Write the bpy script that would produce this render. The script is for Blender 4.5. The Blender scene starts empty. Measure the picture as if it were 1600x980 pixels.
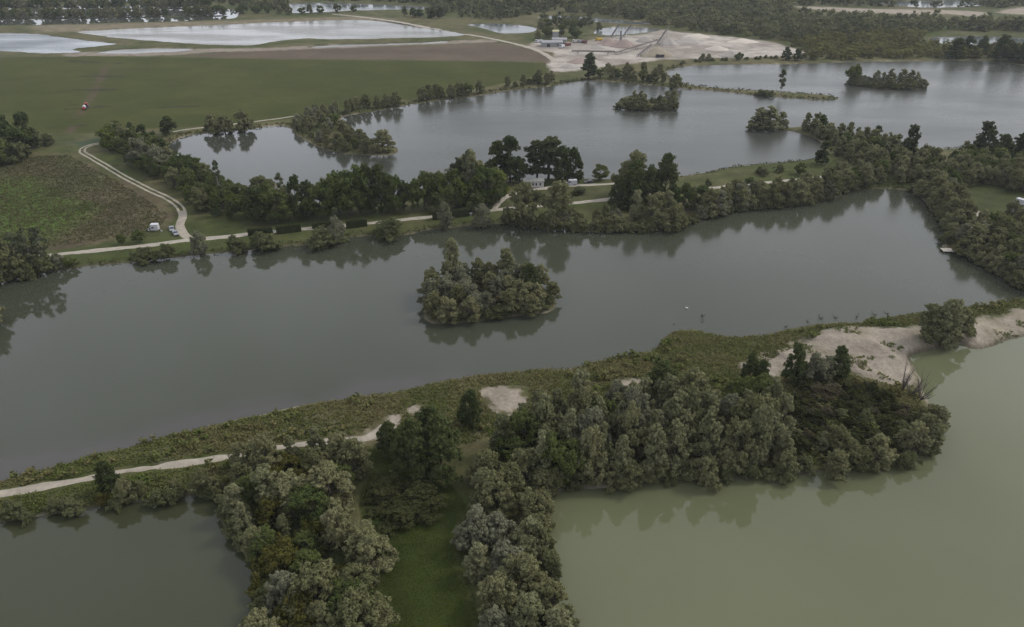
import bpy, bmesh, math, random
import numpy as np
from mathutils import Vector, Matrix

# ------------------------------------------------------------------ camera, sky, sun, exposure
S = bpy.context.scene
COL = S.collection
H, PITCH, F = 120.0, math.radians(29.2), 1143.0
cam = bpy.data.objects.new('camera', bpy.data.cameras.new('camera'))
COL.objects.link(cam)
cam.location = (0, 0, H)
cam.rotation_euler = (math.radians(90) - PITCH, 0, 0)
cam.data.sensor_width = 36
cam.data.lens = 36 * F / 1600
cam.data.clip_start = 1
cam.data.clip_end = 20000
S.camera = cam

SUN_AZ, SUN_EL = math.radians(72), math.radians(46)     # azimuth from +Y towards +X
W = bpy.data.worlds.new('World'); S.world = W; W.use_nodes = True
wn, wl = W.node_tree.nodes, W.node_tree.links
wn.clear()
sky = wn.new('ShaderNodeTexSky'); sky.sky_type = 'NISHITA'; sky.sun_disc = False
sky.sun_elevation = SUN_EL; sky.sun_rotation = SUN_AZ
sky.air_density = 1.0; sky.dust_density = 4.5; sky.ozone_density = 1.0
hs = wn.new('ShaderNodeHueSaturation'); hs.inputs['Saturation'].default_value = 0.35
bg = wn.new('ShaderNodeBackground'); bg.inputs['Strength'].default_value = 0.15
wo = wn.new('ShaderNodeOutputWorld')
wl.new(sky.outputs[0], hs.inputs['Color'])
# thin even cloud veil
wtc = wn.new('ShaderNodeTexCoord'); wno = wn.new('ShaderNodeTexNoise')
wno.inputs['Scale'].default_value = 3.0; wno.inputs['Detail'].default_value = 5.0
wmr = wn.new('ShaderNodeMapRange'); wmr.inputs['From Min'].default_value = 0.3; wmr.inputs['From Max'].default_value = 0.7
wmr.inputs['To Min'].default_value = 0.80; wmr.inputs['To Max'].default_value = 1.20
wmx = wn.new('ShaderNodeMix'); wmx.data_type = 'RGBA'; wmx.blend_type = 'MULTIPLY'; wmx.inputs['Factor'].default_value = 1.0
wl.new(wtc.outputs['Generated'], wno.inputs['Vector']); wl.new(wno.outputs['Fac'], wmr.inputs['Value'])
# overcast: an even cloud layer hides most of the clear sky
ovc = wn.new('ShaderNodeMix'); ovc.data_type = 'RGBA'; ovc.inputs['Factor'].default_value = 0.66
ovc.inputs['B'].default_value = (7.2, 7.5, 8.25, 1)
wl.new(hs.outputs['Color'], ovc.inputs['A']); wl.new(ovc.outputs['Result'], wmx.inputs['A']); wl.new(wmr.outputs['Result'], wmx.inputs['B'])
wl.new(wmx.outputs['Result'], bg.inputs['Color']); wl.new(bg.outputs[0], wo.inputs['Surface'])

sun = bpy.data.objects.new('sun', bpy.data.lights.new('sun', 'SUN'))
COL.objects.link(sun)
sun.data.energy = 1.5; sun.data.angle = math.radians(10); sun.data.color = (1.0, 0.95, 0.87)
sdir = Vector((math.sin(SUN_AZ) * math.cos(SUN_EL), math.cos(SUN_AZ) * math.cos(SUN_EL), math.sin(SUN_EL)))
sun.rotation_euler = sdir.to_track_quat('Z', 'Y').to_euler()
sun.location = (200, 60, 260)

S.view_settings.view_transform = 'Standard'; S.view_settings.look = 'None'
S.view_settings.exposure = 0.22; S.view_settings.gamma = 1.0
S.view_settings.use_curve_mapping = False
try:
    S.cycles.max_bounces = 5; S.cycles.diffuse_bounces = 2; S.cycles.glossy_bounces = 2
    S.cycles.transmission_bounces = 2; S.cycles.volume_bounces = 0; S.cycles.transparent_max_bounces = 4
    S.cycles.use_denoising = True; S.cycles.denoising_prefilter = 'NONE'
except Exception:
    pass

rng = np.random.default_rng(7)
random.seed(7)

# ------------------------------------------------------------------ geometry helpers
def P(x, y, z=0.0):
    """ground point (at height z) seen at photograph pixel x, y"""
    u, v = (x - 800) / F, (490 - y) / F
    dx, dy, dz = u, math.cos(PITCH) + v * math.sin(PITCH), -math.sin(PITCH) + v * math.cos(PITCH)
    t = (z - H) / dz
    return np.array((dx * t, dy * t))

def PL(pts, z=0.0):
    return np.array([P(x, y, z) for x, y in pts])

def smooth_closed(p, n=5):
    out = []
    m = len(p)
    for i in range(m):
        a, b, c, d = p[i - 1], p[i], p[(i + 1) % m], p[(i + 2) % m]
        for k in range(n):
            t = k / n
            cr = 0.5 * (2 * b + (c - a) * t + (2 * a - 5 * b + 4 * c - d) * t * t + (3 * b - a - 3 * c + d) * t ** 3)
            out.append(0.35 * (b + (c - b) * t) + 0.65 * cr)
    return np.array(out)

def smooth_open(p, step):
    p = np.array(p, float); out = []
    m = len(p)
    for i in range(m - 1):
        b, c = p[i], p[i + 1]
        a = p[i - 1] if i else 2 * b - c
        d = p[i + 2] if i + 2 < m else 2 * c - b
        n = max(1, int(np.linalg.norm(c - b) / step))
        for k in range(n):
            t = k / n
            out.append(0.5 * (2 * b + (c - a) * t + (2 * a - 5 * b + 4 * c - d) * t * t + (3 * b - a - 3 * c + d) * t ** 3))
    out.append(p[-1])
    return np.array(out)

def sdf(poly, X, Y, reach=60.0):
    """signed distance, negative inside; far outside the box it is clamped to reach"""
    X = np.asarray(X, float); Y = np.asarray(Y, float)
    out = np.full(X.shape, reach)
    lo, hi = poly.min(0) - reach, poly.max(0) + reach
    m = (X > lo[0]) & (X < hi[0]) & (Y > lo[1]) & (Y < hi[1])
    if not m.any():
        return out
    x, y = X[m], Y[m]
    d2 = np.full(x.shape, 1e18); ins = np.zeros(x.shape, bool)
    for i in range(len(poly)):
        ax, ay = poly[i - 1]; bx, by = poly[i]
        ex, ey = bx - ax, by - ay
        t = np.clip(((x - ax) * ex + (y - ay) * ey) / (ex * ex + ey * ey + 1e-9), 0, 1)
        d2 = np.minimum(d2, (x - ax - ex * t) ** 2 + (y - ay - ey * t) ** 2)
        c = (ay > y) != (by > y)
        if abs(by - ay) > 1e-9:
            ins ^= c & (x < (bx - ax) * (y - ay) / (by - ay) + ax)
    d = np.sqrt(d2); d[ins] *= -1
    out[m] = np.clip(d, -1e9, reach)
    return out

def line_dist(line, X, Y, reach=40.0):
    X = np.asarray(X, float); Y = np.asarray(Y, float)
    out = np.full(X.shape, reach)
    lo, hi = line.min(0) - reach, line.max(0) + reach
    m = (X > lo[0]) & (X < hi[0]) & (Y > lo[1]) & (Y < hi[1])
    x, y = X[m], Y[m]; d2 = np.full(x.shape, 1e18)
    for i in range(1, len(line)):
        ax, ay = line[i - 1]; bx, by = line[i]
        ex, ey = bx - ax, by - ay
        t = np.clip(((x - ax) * ex + (y - ay) * ey) / (ex * ex + ey * ey + 1e-9), 0, 1)
        d2 = np.minimum(d2, (x - ax - ex * t) ** 2 + (y - ay - ey * t) ** 2)
    out[m] = np.minimum(np.sqrt(d2), reach)
    return out

def vnoise(X, Y, s, seed=0):
    x, y = X / s + seed * 17.3, Y / s + seed * 31.7
    xi, yi = np.floor(x).astype(np.int64), np.floor(y).astype(np.int64)
    fx, fy = x - xi, y - yi
    fx, fy = fx * fx * (3 - 2 * fx), fy * fy * (3 - 2 * fy)
    def h(a, b):
        n = (a * 374761393 + b * 668265263 + seed * 974711) & 0x7fffffff
        n = ((n ^ (n >> 13)) * 1274126177) & 0x7fffffff
        return ((n ^ (n >> 16)) & 0xffff) / 65535.0
    return (h(xi, yi) * (1 - fx) + h(xi + 1, yi) * fx) * (1 - fy) + (h(xi, yi + 1) * (1 - fx) + h(xi + 1, yi + 1) * fx) * fy

def fbm(X, Y, s, seed=0, o=3):
    t = 0; a = 1; n = 0
    for k in range(o):
        t = t + a * vnoise(X, Y, s / 2 ** k, seed + k); n += a; a *= 0.5
    return t / n

def sstep(a, b, x):
    t = np.clip((x - a) / (b - a), 0, 1)
    return t * t * (3 - 2 * t)

# ------------------------------------------------------------------ node material helpers
def mat(name):
    m = bpy.data.materials.new(name); m.use_nodes = True
    n, l = m.node_tree.nodes, m.node_tree.links
    n.clear()
    return m, n, l

def plain(name, col, rough=0.6, var=0.12, scale=3.0, metal=0.0, spec=0.4):
    m, n, l = mat(name)
    b = n.new('ShaderNodeBsdfPrincipled'); o = n.new('ShaderNodeOutputMaterial')
    t = n.new('ShaderNodeTexCoord'); no = n.new('ShaderNodeTexNoise'); no.inputs['Scale'].default_value = scale
    no.inputs['Detail'].default_value = 4
    mr = n.new('ShaderNodeMapRange'); mr.inputs['To Min'].default_value = 1 - var; mr.inputs['To Max'].default_value = 1 + var
    mr.inputs['From Min'].default_value = 0.3; mr.inputs['From Max'].default_value = 0.7
    mx = n.new('ShaderNodeMix'); mx.data_type = 'RGBA'; mx.blend_type = 'MULTIPLY'; mx.inputs['Factor'].default_value = 1
    mx.inputs['A'].default_value = (*col, 1)
    l.new(t.outputs['Object'], no.inputs['Vector']); l.new(no.outputs['Fac'], mr.inputs['Value'])
    l.new(mr.outputs['Result'], mx.inputs['B']); l.new(mx.outputs['Result'], b.inputs['Base Color'])
    b.inputs['Roughness'].default_value = rough; b.inputs['Metallic'].default_value = metal
    b.inputs['Specular IOR Level'].default_value = spec
    l.new(b.outputs[0], o.inputs[0])
    return m

def ground_mat(name, scale, amp, bump, fine=1.0):
    m, n, l = mat(name)
    b = n.new('ShaderNodeBsdfPrincipled'); o = n.new('ShaderNodeOutputMaterial')
    b.inputs['Roughness'].default_value = 0.95; b.inputs['Specular IOR Level'].default_value = 0.1
    a = n.new('ShaderNodeAttribute'); a.attribute_name = 'ground_colour'
    g = n.new('ShaderNodeNewGeometry')
    n1 = n.new('ShaderNodeTexNoise'); n1.inputs['Scale'].default_value = scale; n1.inputs['Detail'].default_value = 6; n1.inputs['Roughness'].default_value = 0.7
    n2 = n.new('ShaderNodeTexNoise'); n2.inputs['Scale'].default_value = scale * 0.12; n2.inputs['Detail'].default_value = 3
    l.new(g.outputs['Position'], n1.inputs['Vector']); l.new(g.outputs['Position'], n2.inputs['Vector'])
    ad = n.new('ShaderNodeMath'); ad.operation = 'ADD'
    l.new(n1.outputs['Fac'], ad.inputs[0]); l.new(n2.outputs['Fac'], ad.inputs[1])
    mr = n.new('ShaderNodeMapRange'); mr.inputs['From Min'].default_value = 0.65; mr.inputs['From Max'].default_value = 1.35
    mr.inputs['To Min'].default_value = 1 - amp; mr.inputs['To Max'].default_value = 1 + amp
    l.new(ad.outputs[0], mr.inputs['Value'])
    mx = n.new('ShaderNodeMix'); mx.data_type = 'RGBA'; mx.blend_type = 'MULTIPLY'; mx.inputs['Factor'].default_value = 1
    l.new(a.outputs['Color'], mx.inputs['A']); l.new(mr.outputs['Result'], mx.inputs['B'])
    l.new(mx.outputs['Result'], b.inputs['Base Color'])
    bp = n.new('ShaderNodeBump'); bp.inputs['Strength'].default_value = bump; bp.inputs['Distance'].default_value = 0.5
    l.new(n1.outputs['Fac'], bp.inputs['Height']); l.new(bp.outputs[0], b.inputs['Normal'])
    l.new(b.outputs[0], o.inputs[0])
    return m

def leaf_mat(name, ca, cb, trans=0.32):
    """ca..cb: leaf colours; the leaf's own tint and the tree's own random number choose between them"""
    m, n, l = mat(name)
    o = n.new('ShaderNodeOutputMaterial')
    d = n.new('ShaderNodeBsdfDiffuse'); tr = n.new('ShaderNodeBsdfTranslucent'); ms = n.new('ShaderNodeMixShader')
    ms.inputs[0].default_value = trans
    at = n.new('ShaderNodeAttribute'); at.attribute_name = 'tint'
    oi = n.new('ShaderNodeObjectInfo')
    w = n.new('ShaderNodeMath'); w.operation = 'MULTIPLY_ADD'; w.inputs[1].default_value = 0.5
    w2 = n.new('ShaderNodeMath'); w2.operation = 'MULTIPLY'; w2.inputs[1].default_value = 0.5
    l.new(at.outputs['Fac'], w2.inputs[0]); l.new(oi.outputs['Random'], w.inputs[0]); l.new(w2.outputs[0], w.inputs[2])
    mx = n.new('ShaderNodeMix'); mx.data_type = 'RGBA'; mx.inputs['A'].default_value = (*ca, 1); mx.inputs['B'].default_value = (*cb, 1)
    l.new(w.outputs[0], mx.inputs['Factor'])
    l.new(mx.outputs['Result'], d.inputs['Color']); l.new(mx.outputs['Result'], tr.inputs['Color'])
    l.new(d.outputs[0], ms.inputs[1]); l.new(tr.outputs[0], ms.inputs[2]); l.new(ms.outputs[0], o.inputs[0])
    return m

def water_mat(name, body, rough, wave, wscale, lee=None):
    """lee: x of sheltered and of wind-ruffled water, and how much rougher the latter is"""
    m, n, l = mat(name)
    b = n.new('ShaderNodeBsdfPrincipled'); o = n.new('ShaderNodeOutputMaterial')
    b.inputs['IOR'].default_value = 1.33; b.inputs['Specular IOR Level'].default_value = 0.5
    g = n.new('ShaderNodeNewGeometry')
    # cloudy water: slow changes of the silt colour
    n0 = n.new('ShaderNodeTexNoise'); n0.inputs['Scale'].default_value = 0.012; n0.inputs['Detail'].default_value = 3
    mx = n.new('ShaderNodeMix'); mx.data_type = 'RGBA'
    mx.inputs['A'].default_value = (*[c * 0.72 for c in body], 1); mx.inputs['B'].default_value = (*[c * 1.28 for c in body], 1)
    l.new(g.outputs['Position'], n0.inputs['Vector']); l.new(n0.outputs['Fac'], mx.inputs['Factor'])
    sh = n.new('ShaderNodeAttribute'); sh.attribute_name = 'shallow'
    m3 = n.new('ShaderNodeMix'); m3.data_type = 'RGBA'; m3.inputs['B'].default_value = (0.060, 0.052, 0.054, 1)
    l.new(sh.outputs['Fac'], m3.inputs['Factor']); l.new(mx.outputs['Result'], m3.inputs['A'])
    l.new(m3.outputs['Result'], b.inputs['Base Color'])
    # wind: patches of ruffled water
    mp = n.new('ShaderNodeMapping'); mp.inputs['Scale'].default_value = (0.010, 0.03, 1); mp.inputs['Rotation'].default_value = (0, 0, 0.25)
    n1 = n.new('ShaderNodeTexNoise'); n1.inputs['Scale'].default_value = 1; n1.inputs['Detail'].default_value = 5
    l.new(g.outputs['Position'], mp.inputs['Vector']); l.new(mp.outputs[0], n1.inputs['Vector'])
    mr = n.new('ShaderNodeMapRange'); mr.inputs['From Min'].default_value = 0.35; mr.inputs['From Max'].default_value = 0.7
    mr.inputs['To Min'].default_value = rough * 0.5; mr.inputs['To Max'].default_value = rough * 2.2
    l.new(n1.outputs['Fac'], mr.inputs['Value'])
    if lee:
        sx = n.new('ShaderNodeSeparateXYZ'); l.new(g.outputs['Position'], sx.inputs[0])
        m2 = n.new('ShaderNodeMapRange'); m2.inputs['From Min'].default_value = lee[0]; m2.inputs['From Max'].default_value = lee[1]
        m2.inputs['To Min'].default_value = 0.0; m2.inputs['To Max'].default_value = lee[2]; m2.interpolation_type = 'SMOOTHSTEP'
        l.new(sx.outputs['X'], m2.inputs['Value'])
        a2 = n.new('ShaderNodeMath'); a2.operation = 'ADD'; l.new(mr.outputs['Result'], a2.inputs[0]); l.new(m2.outputs['Result'], a2.inputs[1])
        l.new(a2.outputs[0], b.inputs['Roughness'])
    else:
        l.new(mr.outputs['Result'], b.inputs['Roughness'])
    n2 = n.new('ShaderNodeTexNoise'); n2.inputs['Scale'].default_value = wscale; n2.inputs['Detail'].default_value = 3
    l.new(g.outputs['Position'], n2.inputs['Vector'])
    bp = n.new('ShaderNodeBump'); bp.inputs['Strength'].default_value = 1.0
    bp.inputs['Distance'].default_value = wave
    l.new(n2.outputs['Fac'], bp.inputs['Height']); l.new(bp.outputs[0], b.inputs['Normal'])
    l.new(b.outputs[0], o.inputs[0])
    return m

# ------------------------------------------------------------------ object helpers
def link(o, parent=None):
    COL.objects.link(o)
    if parent is not None:
        o.parent = parent
    return o

def tag(o, label=None, cat=None, group=None, kind=None):
    if label: o['label'] = label
    if cat: o['category'] = cat
    if group: o['group'] = group
    if kind: o['kind'] = kind
    return o

def empty(name, loc, rz=0.0, scale=(1, 1, 1)):
    e = bpy.data.objects.new(name, None); e.empty_display_size = 0.5
    e.location = loc; e.rotation_euler = (0, 0, rz); e.scale = scale
    return link(e)

def np_mesh(name, V, Fc, attrs=None, smooth=False):
    """V (n,3), Fc (m,k) with k = 3 or 4"""
    me = bpy.data.meshes.new(name)
    V = np.asarray(V, np.float32); Fc = np.asarray(Fc, np.int32)
    k = Fc.shape[1]
    me.vertices.add(len(V)); me.vertices.foreach_set('co', V.ravel())
    me.loops.add(Fc.size); me.loops.foreach_set('vertex_index', Fc.ravel())
    me.polygons.add(len(Fc)); me.polygons.foreach_set('loop_start', np.arange(0, Fc.size, k, dtype=np.int32))
    try:
        me.polygons.foreach_set('loop_total', np.full(len(Fc), k, np.int32))
    except Exception:
        pass
    if smooth:
        me.polygons.foreach_set('use_smooth', np.ones(len(Fc), bool))
    me.update(calc_edges=True)
    for an, (typ, data) in (attrs or {}).items():
        a = me.attributes.new(an, typ, 'POINT')
        a.data.foreach_set('color' if typ == 'FLOAT_COLOR' else 'value', np.asarray(data, np.float32).ravel())
    return me

class MB:
    """collects boxes, prisms and tubes into one mesh"""
    def __init__(s): s.v = []; s.f = []
    def box(s, c, d, rz=0.0, taper=1.0, rx=0.0):
        i = len(s.v); M = Matrix.Rotation(rz, 3, 'Z') @ Matrix.Rotation(rx, 3, 'X')
        for z in (-1, 1):
            k = taper if z > 0 else 1.0
            for x, y in ((-1, -1), (1, -1), (1, 1), (-1, 1)):
                s.v.append(Vector(c) + M @ Vector((x * d[0] / 2 * k, y * d[1] / 2 * k, z * d[2] / 2)))
        s.f += [tuple(i + q for q in f) for f in ((3, 2, 1, 0), (4, 5, 6, 7), (0, 1, 5, 4), (1, 2, 6, 5), (2, 3, 7, 6), (3, 0, 4, 7))]
        return s
    def prism(s, prof, y0, y1, inset=0.0):
        """profile in x-z, swept along y; inset shrinks nothing but keeps ends closed"""
        i = len(s.v); n = len(prof)
        for y in (y0, y1):
            for x, z in prof: s.v.append(Vector((x, y, z)))
        s.f.append(tuple(i + k for k in range(n))); s.f.append(tuple(i + n + k for k in reversed(range(n))))
        for k in range(n):
            j = (k + 1) % n
            s.f.append((i + j, i + k, i + n + k, i + n + j))
        return s
    def tube(s, a, b, r0, r1=None, n=8):
        r1 = r0 if r1 is None else r1
        a, b = Vector(a), Vector(b); q = (b - a).to_track_quat('Z', 'Y'); i = len(s.v)
        for p, r in ((a, r0), (b, r1)):
            for k in range(n):
                t = 2 * math.pi * k / n
                s.v.append(p + q @ Vector((r * math.cos(t), r * math.sin(t), 0)))
        for k in range(n):
            j = (k + 1) % n
            s.f.append((i + k, i + j, i + n + j, i + n + k))
        s.f.append(tuple(i + k for k in reversed(range(n)))); s.f.append(tuple(i + n + k for k in range(n)))
        return s
    def mesh(s, name, m, bevel=0.0):
        me = bpy.data.meshes.new(name); me.from_pydata([tuple(v) for v in s.v], [], s.f); me.update()
        if bevel:
            bm = bmesh.new(); bm.from_mesh(me)
            bmesh.ops.bevel(bm, geom=bm.edges[:], offset=bevel, segments=2, affect='EDGES', profile=0.6)
            bm.to_mesh(me); bm.free()
        me.materials.append(m)
        return me
    def build(s, name, m, parent=None, bevel=0.0):
        return link(bpy.data.objects.new(name, s.mesh(name, m, bevel)), parent)

# ------------------------------------------------------------------ the water bodies (pixel outlines laid on the ground)
LAKES = {
 'middle': [(-110, 790), (-80, 690), (-45, 600), (-25, 545), (-40, 500), (-20, 462), (0, 443), (60, 428), (124, 418), (206, 410), (265, 403), (330, 396),
            (440, 387), (481, 382), (532, 373), (588, 368), (636, 367), (670, 360), (735, 353), (787, 350), (862, 358), (930, 361), (1000, 361),
            (1053, 357), (1084, 345), (1149, 329), (1224, 324), (1294, 313), (1320, 300), (1381, 295), (1425, 300), (1464, 331), (1482, 364),
            (1474, 386), (1512, 401), (1556, 427), (1600, 453), (1640, 462), (1600, 470), (1525, 479), (1432, 489), (1404, 494), (1362, 500),
            (1345, 505), (1300, 504), (1258, 509), (1223, 516), (1196, 525), (1144, 528), (1109, 521), (1081, 513), (1051, 521), (1034, 532),
            (1021, 547), (959, 561), (917, 568), (894, 576), (845, 579), (796, 584), (747, 587), (698, 592), (649, 606), (600, 617), (500, 629),
            (400, 648), (330, 666), (278, 677), (226, 692), (163, 708), (87, 729), (0, 750), (-60, 765)],
 'upper': [(262, 233), (268, 222), (295, 212), (330, 208), (385, 203), (420, 198), (445, 197), (458, 203), (466, 214), (490, 226), (515, 236), (545, 241), (575, 243),
           (605, 243), (621, 238), (617, 230), (590, 226), (565, 214), (545, 203), (535, 192), (537, 182), (575, 176), (616, 169), (657, 161), (740, 151),
           (795, 142), (860, 135), (915, 126), (943, 127), (980, 130), (1035, 135), (1056, 138), (1100, 141), (1136, 144), (1198, 151), (1290, 157), (1312, 154),
           (1290, 149), (1205, 143), (1119, 138), (1072, 132), (1050, 124), (1042, 112), (1060, 106), (1084, 103), (1143, 101), (1256, 100), (1325, 97), (1428, 96),
           (1531, 95), (1600, 103), (1680, 112), (1720, 150), (1700, 200), (1620, 222), (1540, 229), (1468, 233), (1400, 230), (1360, 219), (1310, 207), (1265, 197), (1240, 199),
           (1215, 200), (1195, 200.5), (1176, 198), (1173, 202), (1195, 204), (1215, 203.5), (1241, 206), (1272, 216), (1289, 229), (1288, 243), (1262, 250), (1200, 256), (1145, 261), (1075, 275), (1000, 278), (940, 280),
           (900, 279), (850, 279), (800, 282), (760, 284), (700, 296), (640, 306), (580, 312), (520, 316), (460, 316), (410, 308), (350, 290), (300, 266), (272, 248)],
 'green': [(1010, 1040), (900, 1000), (868, 960), (850, 930), (866, 900), (858, 860), (846, 830), (858, 800), (846, 772), (900, 764), (980, 757), (1050, 749), (1105, 752),
           (1170, 748), (1230, 744), (1293, 735), (1352, 727), (1414, 718), (1446, 700), (1462, 670), (1458, 640), (1440, 612), (1436, 590), (1428, 572), (1420, 558),
           (1434, 551), (1470, 543), (1504, 537), (1516, 544), (1534, 543), (1563, 535), (1600, 525), (1680, 512), (1900, 560), (2100, 800), (1700, 1040)],
 'olive': [(-160, 850), (0, 815), (69, 806), (139, 793), (208, 784), (295, 776), (334, 772), (346, 806), (366, 842), (398, 862), (412, 900), (418, 940), (396, 976), (370, 1040), (-250, 1040)],
 'pale': [(117, 50), (206, 44.5), (344, 38.5), (450, 34), (550, 30.5), (592, 33), (660, 43), (726, 53), (712, 57), (589, 61), (520, 62), (481, 60.5), (430, 65), (394, 71), (344, 71), (241, 64.5), (172, 58)],
 'west': [(-200, 50), (0, 52), (58, 53.5), (138, 64), (186, 69), (150, 73), (113, 77), (127, 82), (62, 84), (0, 80), (-200, 78)],
 'sandy': [(150, 82.5), (193, 77.5), (254, 75.5), (309, 78), (241, 82.5), (180, 84.5)],
 'ditch': [(478, 74.5), (520, 70.5), (640, 67.5), (700, 64.5), (690, 67.5), (600, 71), (520, 74)],
 'rows': [(-200, 12), (0, 10), (130, 9), (280, 9), (350, 12), (372, 20), (366, 29), (300, 33), (200, 36), (80, 39), (0, 40), (-200, 42)],
 'topmid': [(454, 6), (520, 4.5), (600, 7.5), (640, 9.5), (708, 13.5), (640, 15.5), (560, 16.5), (520, 18.5), (454, 20.5)],
 'topleft': [(90, -3), (200, -5), (330, -5), (332, 1.5), (240, 2.5), (110, 2.5)],
 'heron': [(731, 38.5), (781, 37), (836, 43), (832, 51), (788, 52.5), (760, 46)],
 'reedy': [(840, 28), (864, 24.5), (915, 27), (1015, 36), (1001, 38.5), (932, 34.5), (870, 31)],
 'pit': [(929, 52), (934, 45.5), (967, 42), (1032, 44.5), (1020, 50), (980, 54), (950, 56)],
 'east': [(1455, 59), (1531, 57), (1600, 60), (1750, 62), (1750, 74), (1600, 72), (1541, 72), (1470, 68)],
 'farright': [(1366, 3), (1430, 1), (1530, 1), (1526, 10), (1440, 12.5), (1390, 8)],
}
LAKES = {k: smooth_closed(PL(v)) for k, v in LAKES.items()}
ISLANDS = {
 'grove': [(662, 498), (685, 507), (740, 504), (800, 496), (855, 489), (868, 476), (862, 458), (835, 444), (780, 434), (715, 432), (678, 445), (664, 470)],
 'square': [(963, 167), (975, 171), (1015, 172), (1056, 172), (1056, 163), (1035, 157), (985, 156), (965, 159)],
 'long': [(1323, 131), (1350, 137), (1397, 140), (1442, 139), (1441, 132), (1410, 128), (1365, 126), (1330, 126)],
 'tuft': [(388, 291), (410, 294), (432, 291), (428, 286), (400, 285)],
 'dyke_a': [(-200, 17.5), (0, 16.5), (200, 15.0), (330, 13.8), (330, 12.8), (200, 13.8), (0, 15.2), (-200, 16)],
 'dyke_b': [(-200, 32.5), (0, 30.5), (200, 28.0), (350, 25.6), (350, 24.4), (200, 26.8), (0, 29.2), (-200, 31)],
}
ISLANDS = {k: smooth_closed(PL(v)) for k, v in ISLANDS.items()}

ZONES = {   # named pieces of open ground
 'crop_field': [(-300, 88), (0, 90), (180, 88), (280, 90), (420, 92.5), (550, 94), (700, 96), (845, 98), (868, 104), (850, 116), (790, 130), (700, 147), (640, 155), (600, 160),
                (530, 172), (450, 186), (330, 197), (240, 201), (180, 206), (100, 208), (0, 208), (-300, 210)],
 'fallow_field': [(280, 87.5), (400, 80), (480, 76), (560, 74), (700, 70), (780, 67), (830, 78), (862, 90), (868, 103), (845, 97), (700, 95), (550, 93), (420, 91.5)],
 'meadow': [(-300, 300), (-60, 275), (0, 258), (60, 243), (112, 240), (140, 254), (200, 286), (250, 312), (273, 335), (262, 352), (240, 366), (180, 376), (100, 388), (0, 397), (-60, 400), (-300, 420)],
 'gravel_pit': [(857, 113), (866, 84), (838, 78), (822, 73), (846, 63), (900, 66), (950, 58), (1000, 54), (1034, 46), (1060, 50), (1136, 57), (1201, 65), (1262, 83), (1218, 88), (1119, 91), (1050, 93), (1018, 95), (950, 104)],
 'sand_flat': [(1239, 10), (1290, 11), (1359, 14), (1428, 15), (1480, 16), (1541, 19.5), (1531, 27), (1480, 22), (1420, 23), (1359, 20), (1300, 18)],
 'sand_spoil': [(1560, 20), (1575, 14), (1620, 10), (1700, 12), (1700, 22), (1600, 23)],
 'sandy_shore': [(100, 84), (150, 80), (250, 73.5), (330, 76), (420, 74.5), (520, 69.5), (640, 66), (760, 62), (770, 66), (640, 70.5), (520, 75.5), (420, 79), (330, 82), (240, 87), (110, 88)],
 'sand_bank': [(1160, 575), (1190, 556), (1230, 540), (1270, 526), (1310, 516), (1345, 513), (1400, 518), (1430, 517), (1475, 512), (1530, 502), (1600, 487), (1700, 470), (1700, 506), (1600, 526), (1545, 545),
               (1500, 540), (1450, 548), (1424, 556), (1438, 590), (1440, 606), (1400, 604), (1350, 596), (1320, 585), (1300, 570), (1255, 580), (1210, 584)],
 'lawn': [(570, 770), (585, 740), (560, 720), (575, 700), (620, 700), (700, 760), (722, 800), (715, 870), (735, 940), (745, 1040), (575, 1040), (590, 930), (600, 860), (575, 820)],
}
ZONES = {k: smooth_closed(PL(v, 1.0), 4) for k, v in ZONES.items()}
SAND_PATCH = [smooth_closed(PL(v, 1.2), 4) for v in (
    [(755, 612), (790, 604), (822, 606), (816, 630), (800, 648), (775, 640)],
    [(568, 690), (575, 672), (600, 655), (622, 650), (610, 672), (590, 690)],
    [(960, 600), (985, 592), (1005, 600), (990, 612)],
    [(640, 640), (655, 634), (665, 640), (650, 646)],
    [(1380, 540), (1400, 533), (1420, 541), (1405, 548)])]
PURPLE = PL([(0, 742), (163, 705), (330, 664), (500, 629), (600, 617), (700, 592)])

DIKE_P = [(-80, 790), (0, 735), (163, 700), (330, 658), (500, 624), (650, 600), (750, 580), (900, 566), (1020, 540), (1050, 512), (1110, 515), (1200, 518), (1345, 498), (1432, 483), (1525, 470), (1700, 455),
          (1700, 480), (1540, 500), (1440, 515), (1300, 525), (1215, 580), (1150, 600), (1000, 640), (850, 660), (720, 700), (620, 720), (560, 710), (350, 760), (340, 772), (200, 788), (0, 818), (-80, 835)]
def lake_sdf(X, Y, noise=True):
    d = np.hypot(X, Y)
    s = np.full(np.shape(X), 60.0)
    for p in LAKES.values():
        s = np.minimum(s, sdf(p, X, Y))
    for p in ISLANDS.values():
        s = np.maximum(s, -sdf(p, X, Y))
    if noise:
        amp = 0.9 + 0.003 * np.clip(d - 250, 0, 1000)
        s = s + amp * (fbm(X, Y, 7.0, 3) - 0.5) * 2 + 0.8 * amp * (fbm(X, Y, 22.0, 4, 2) - 0.5)
    return s

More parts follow.
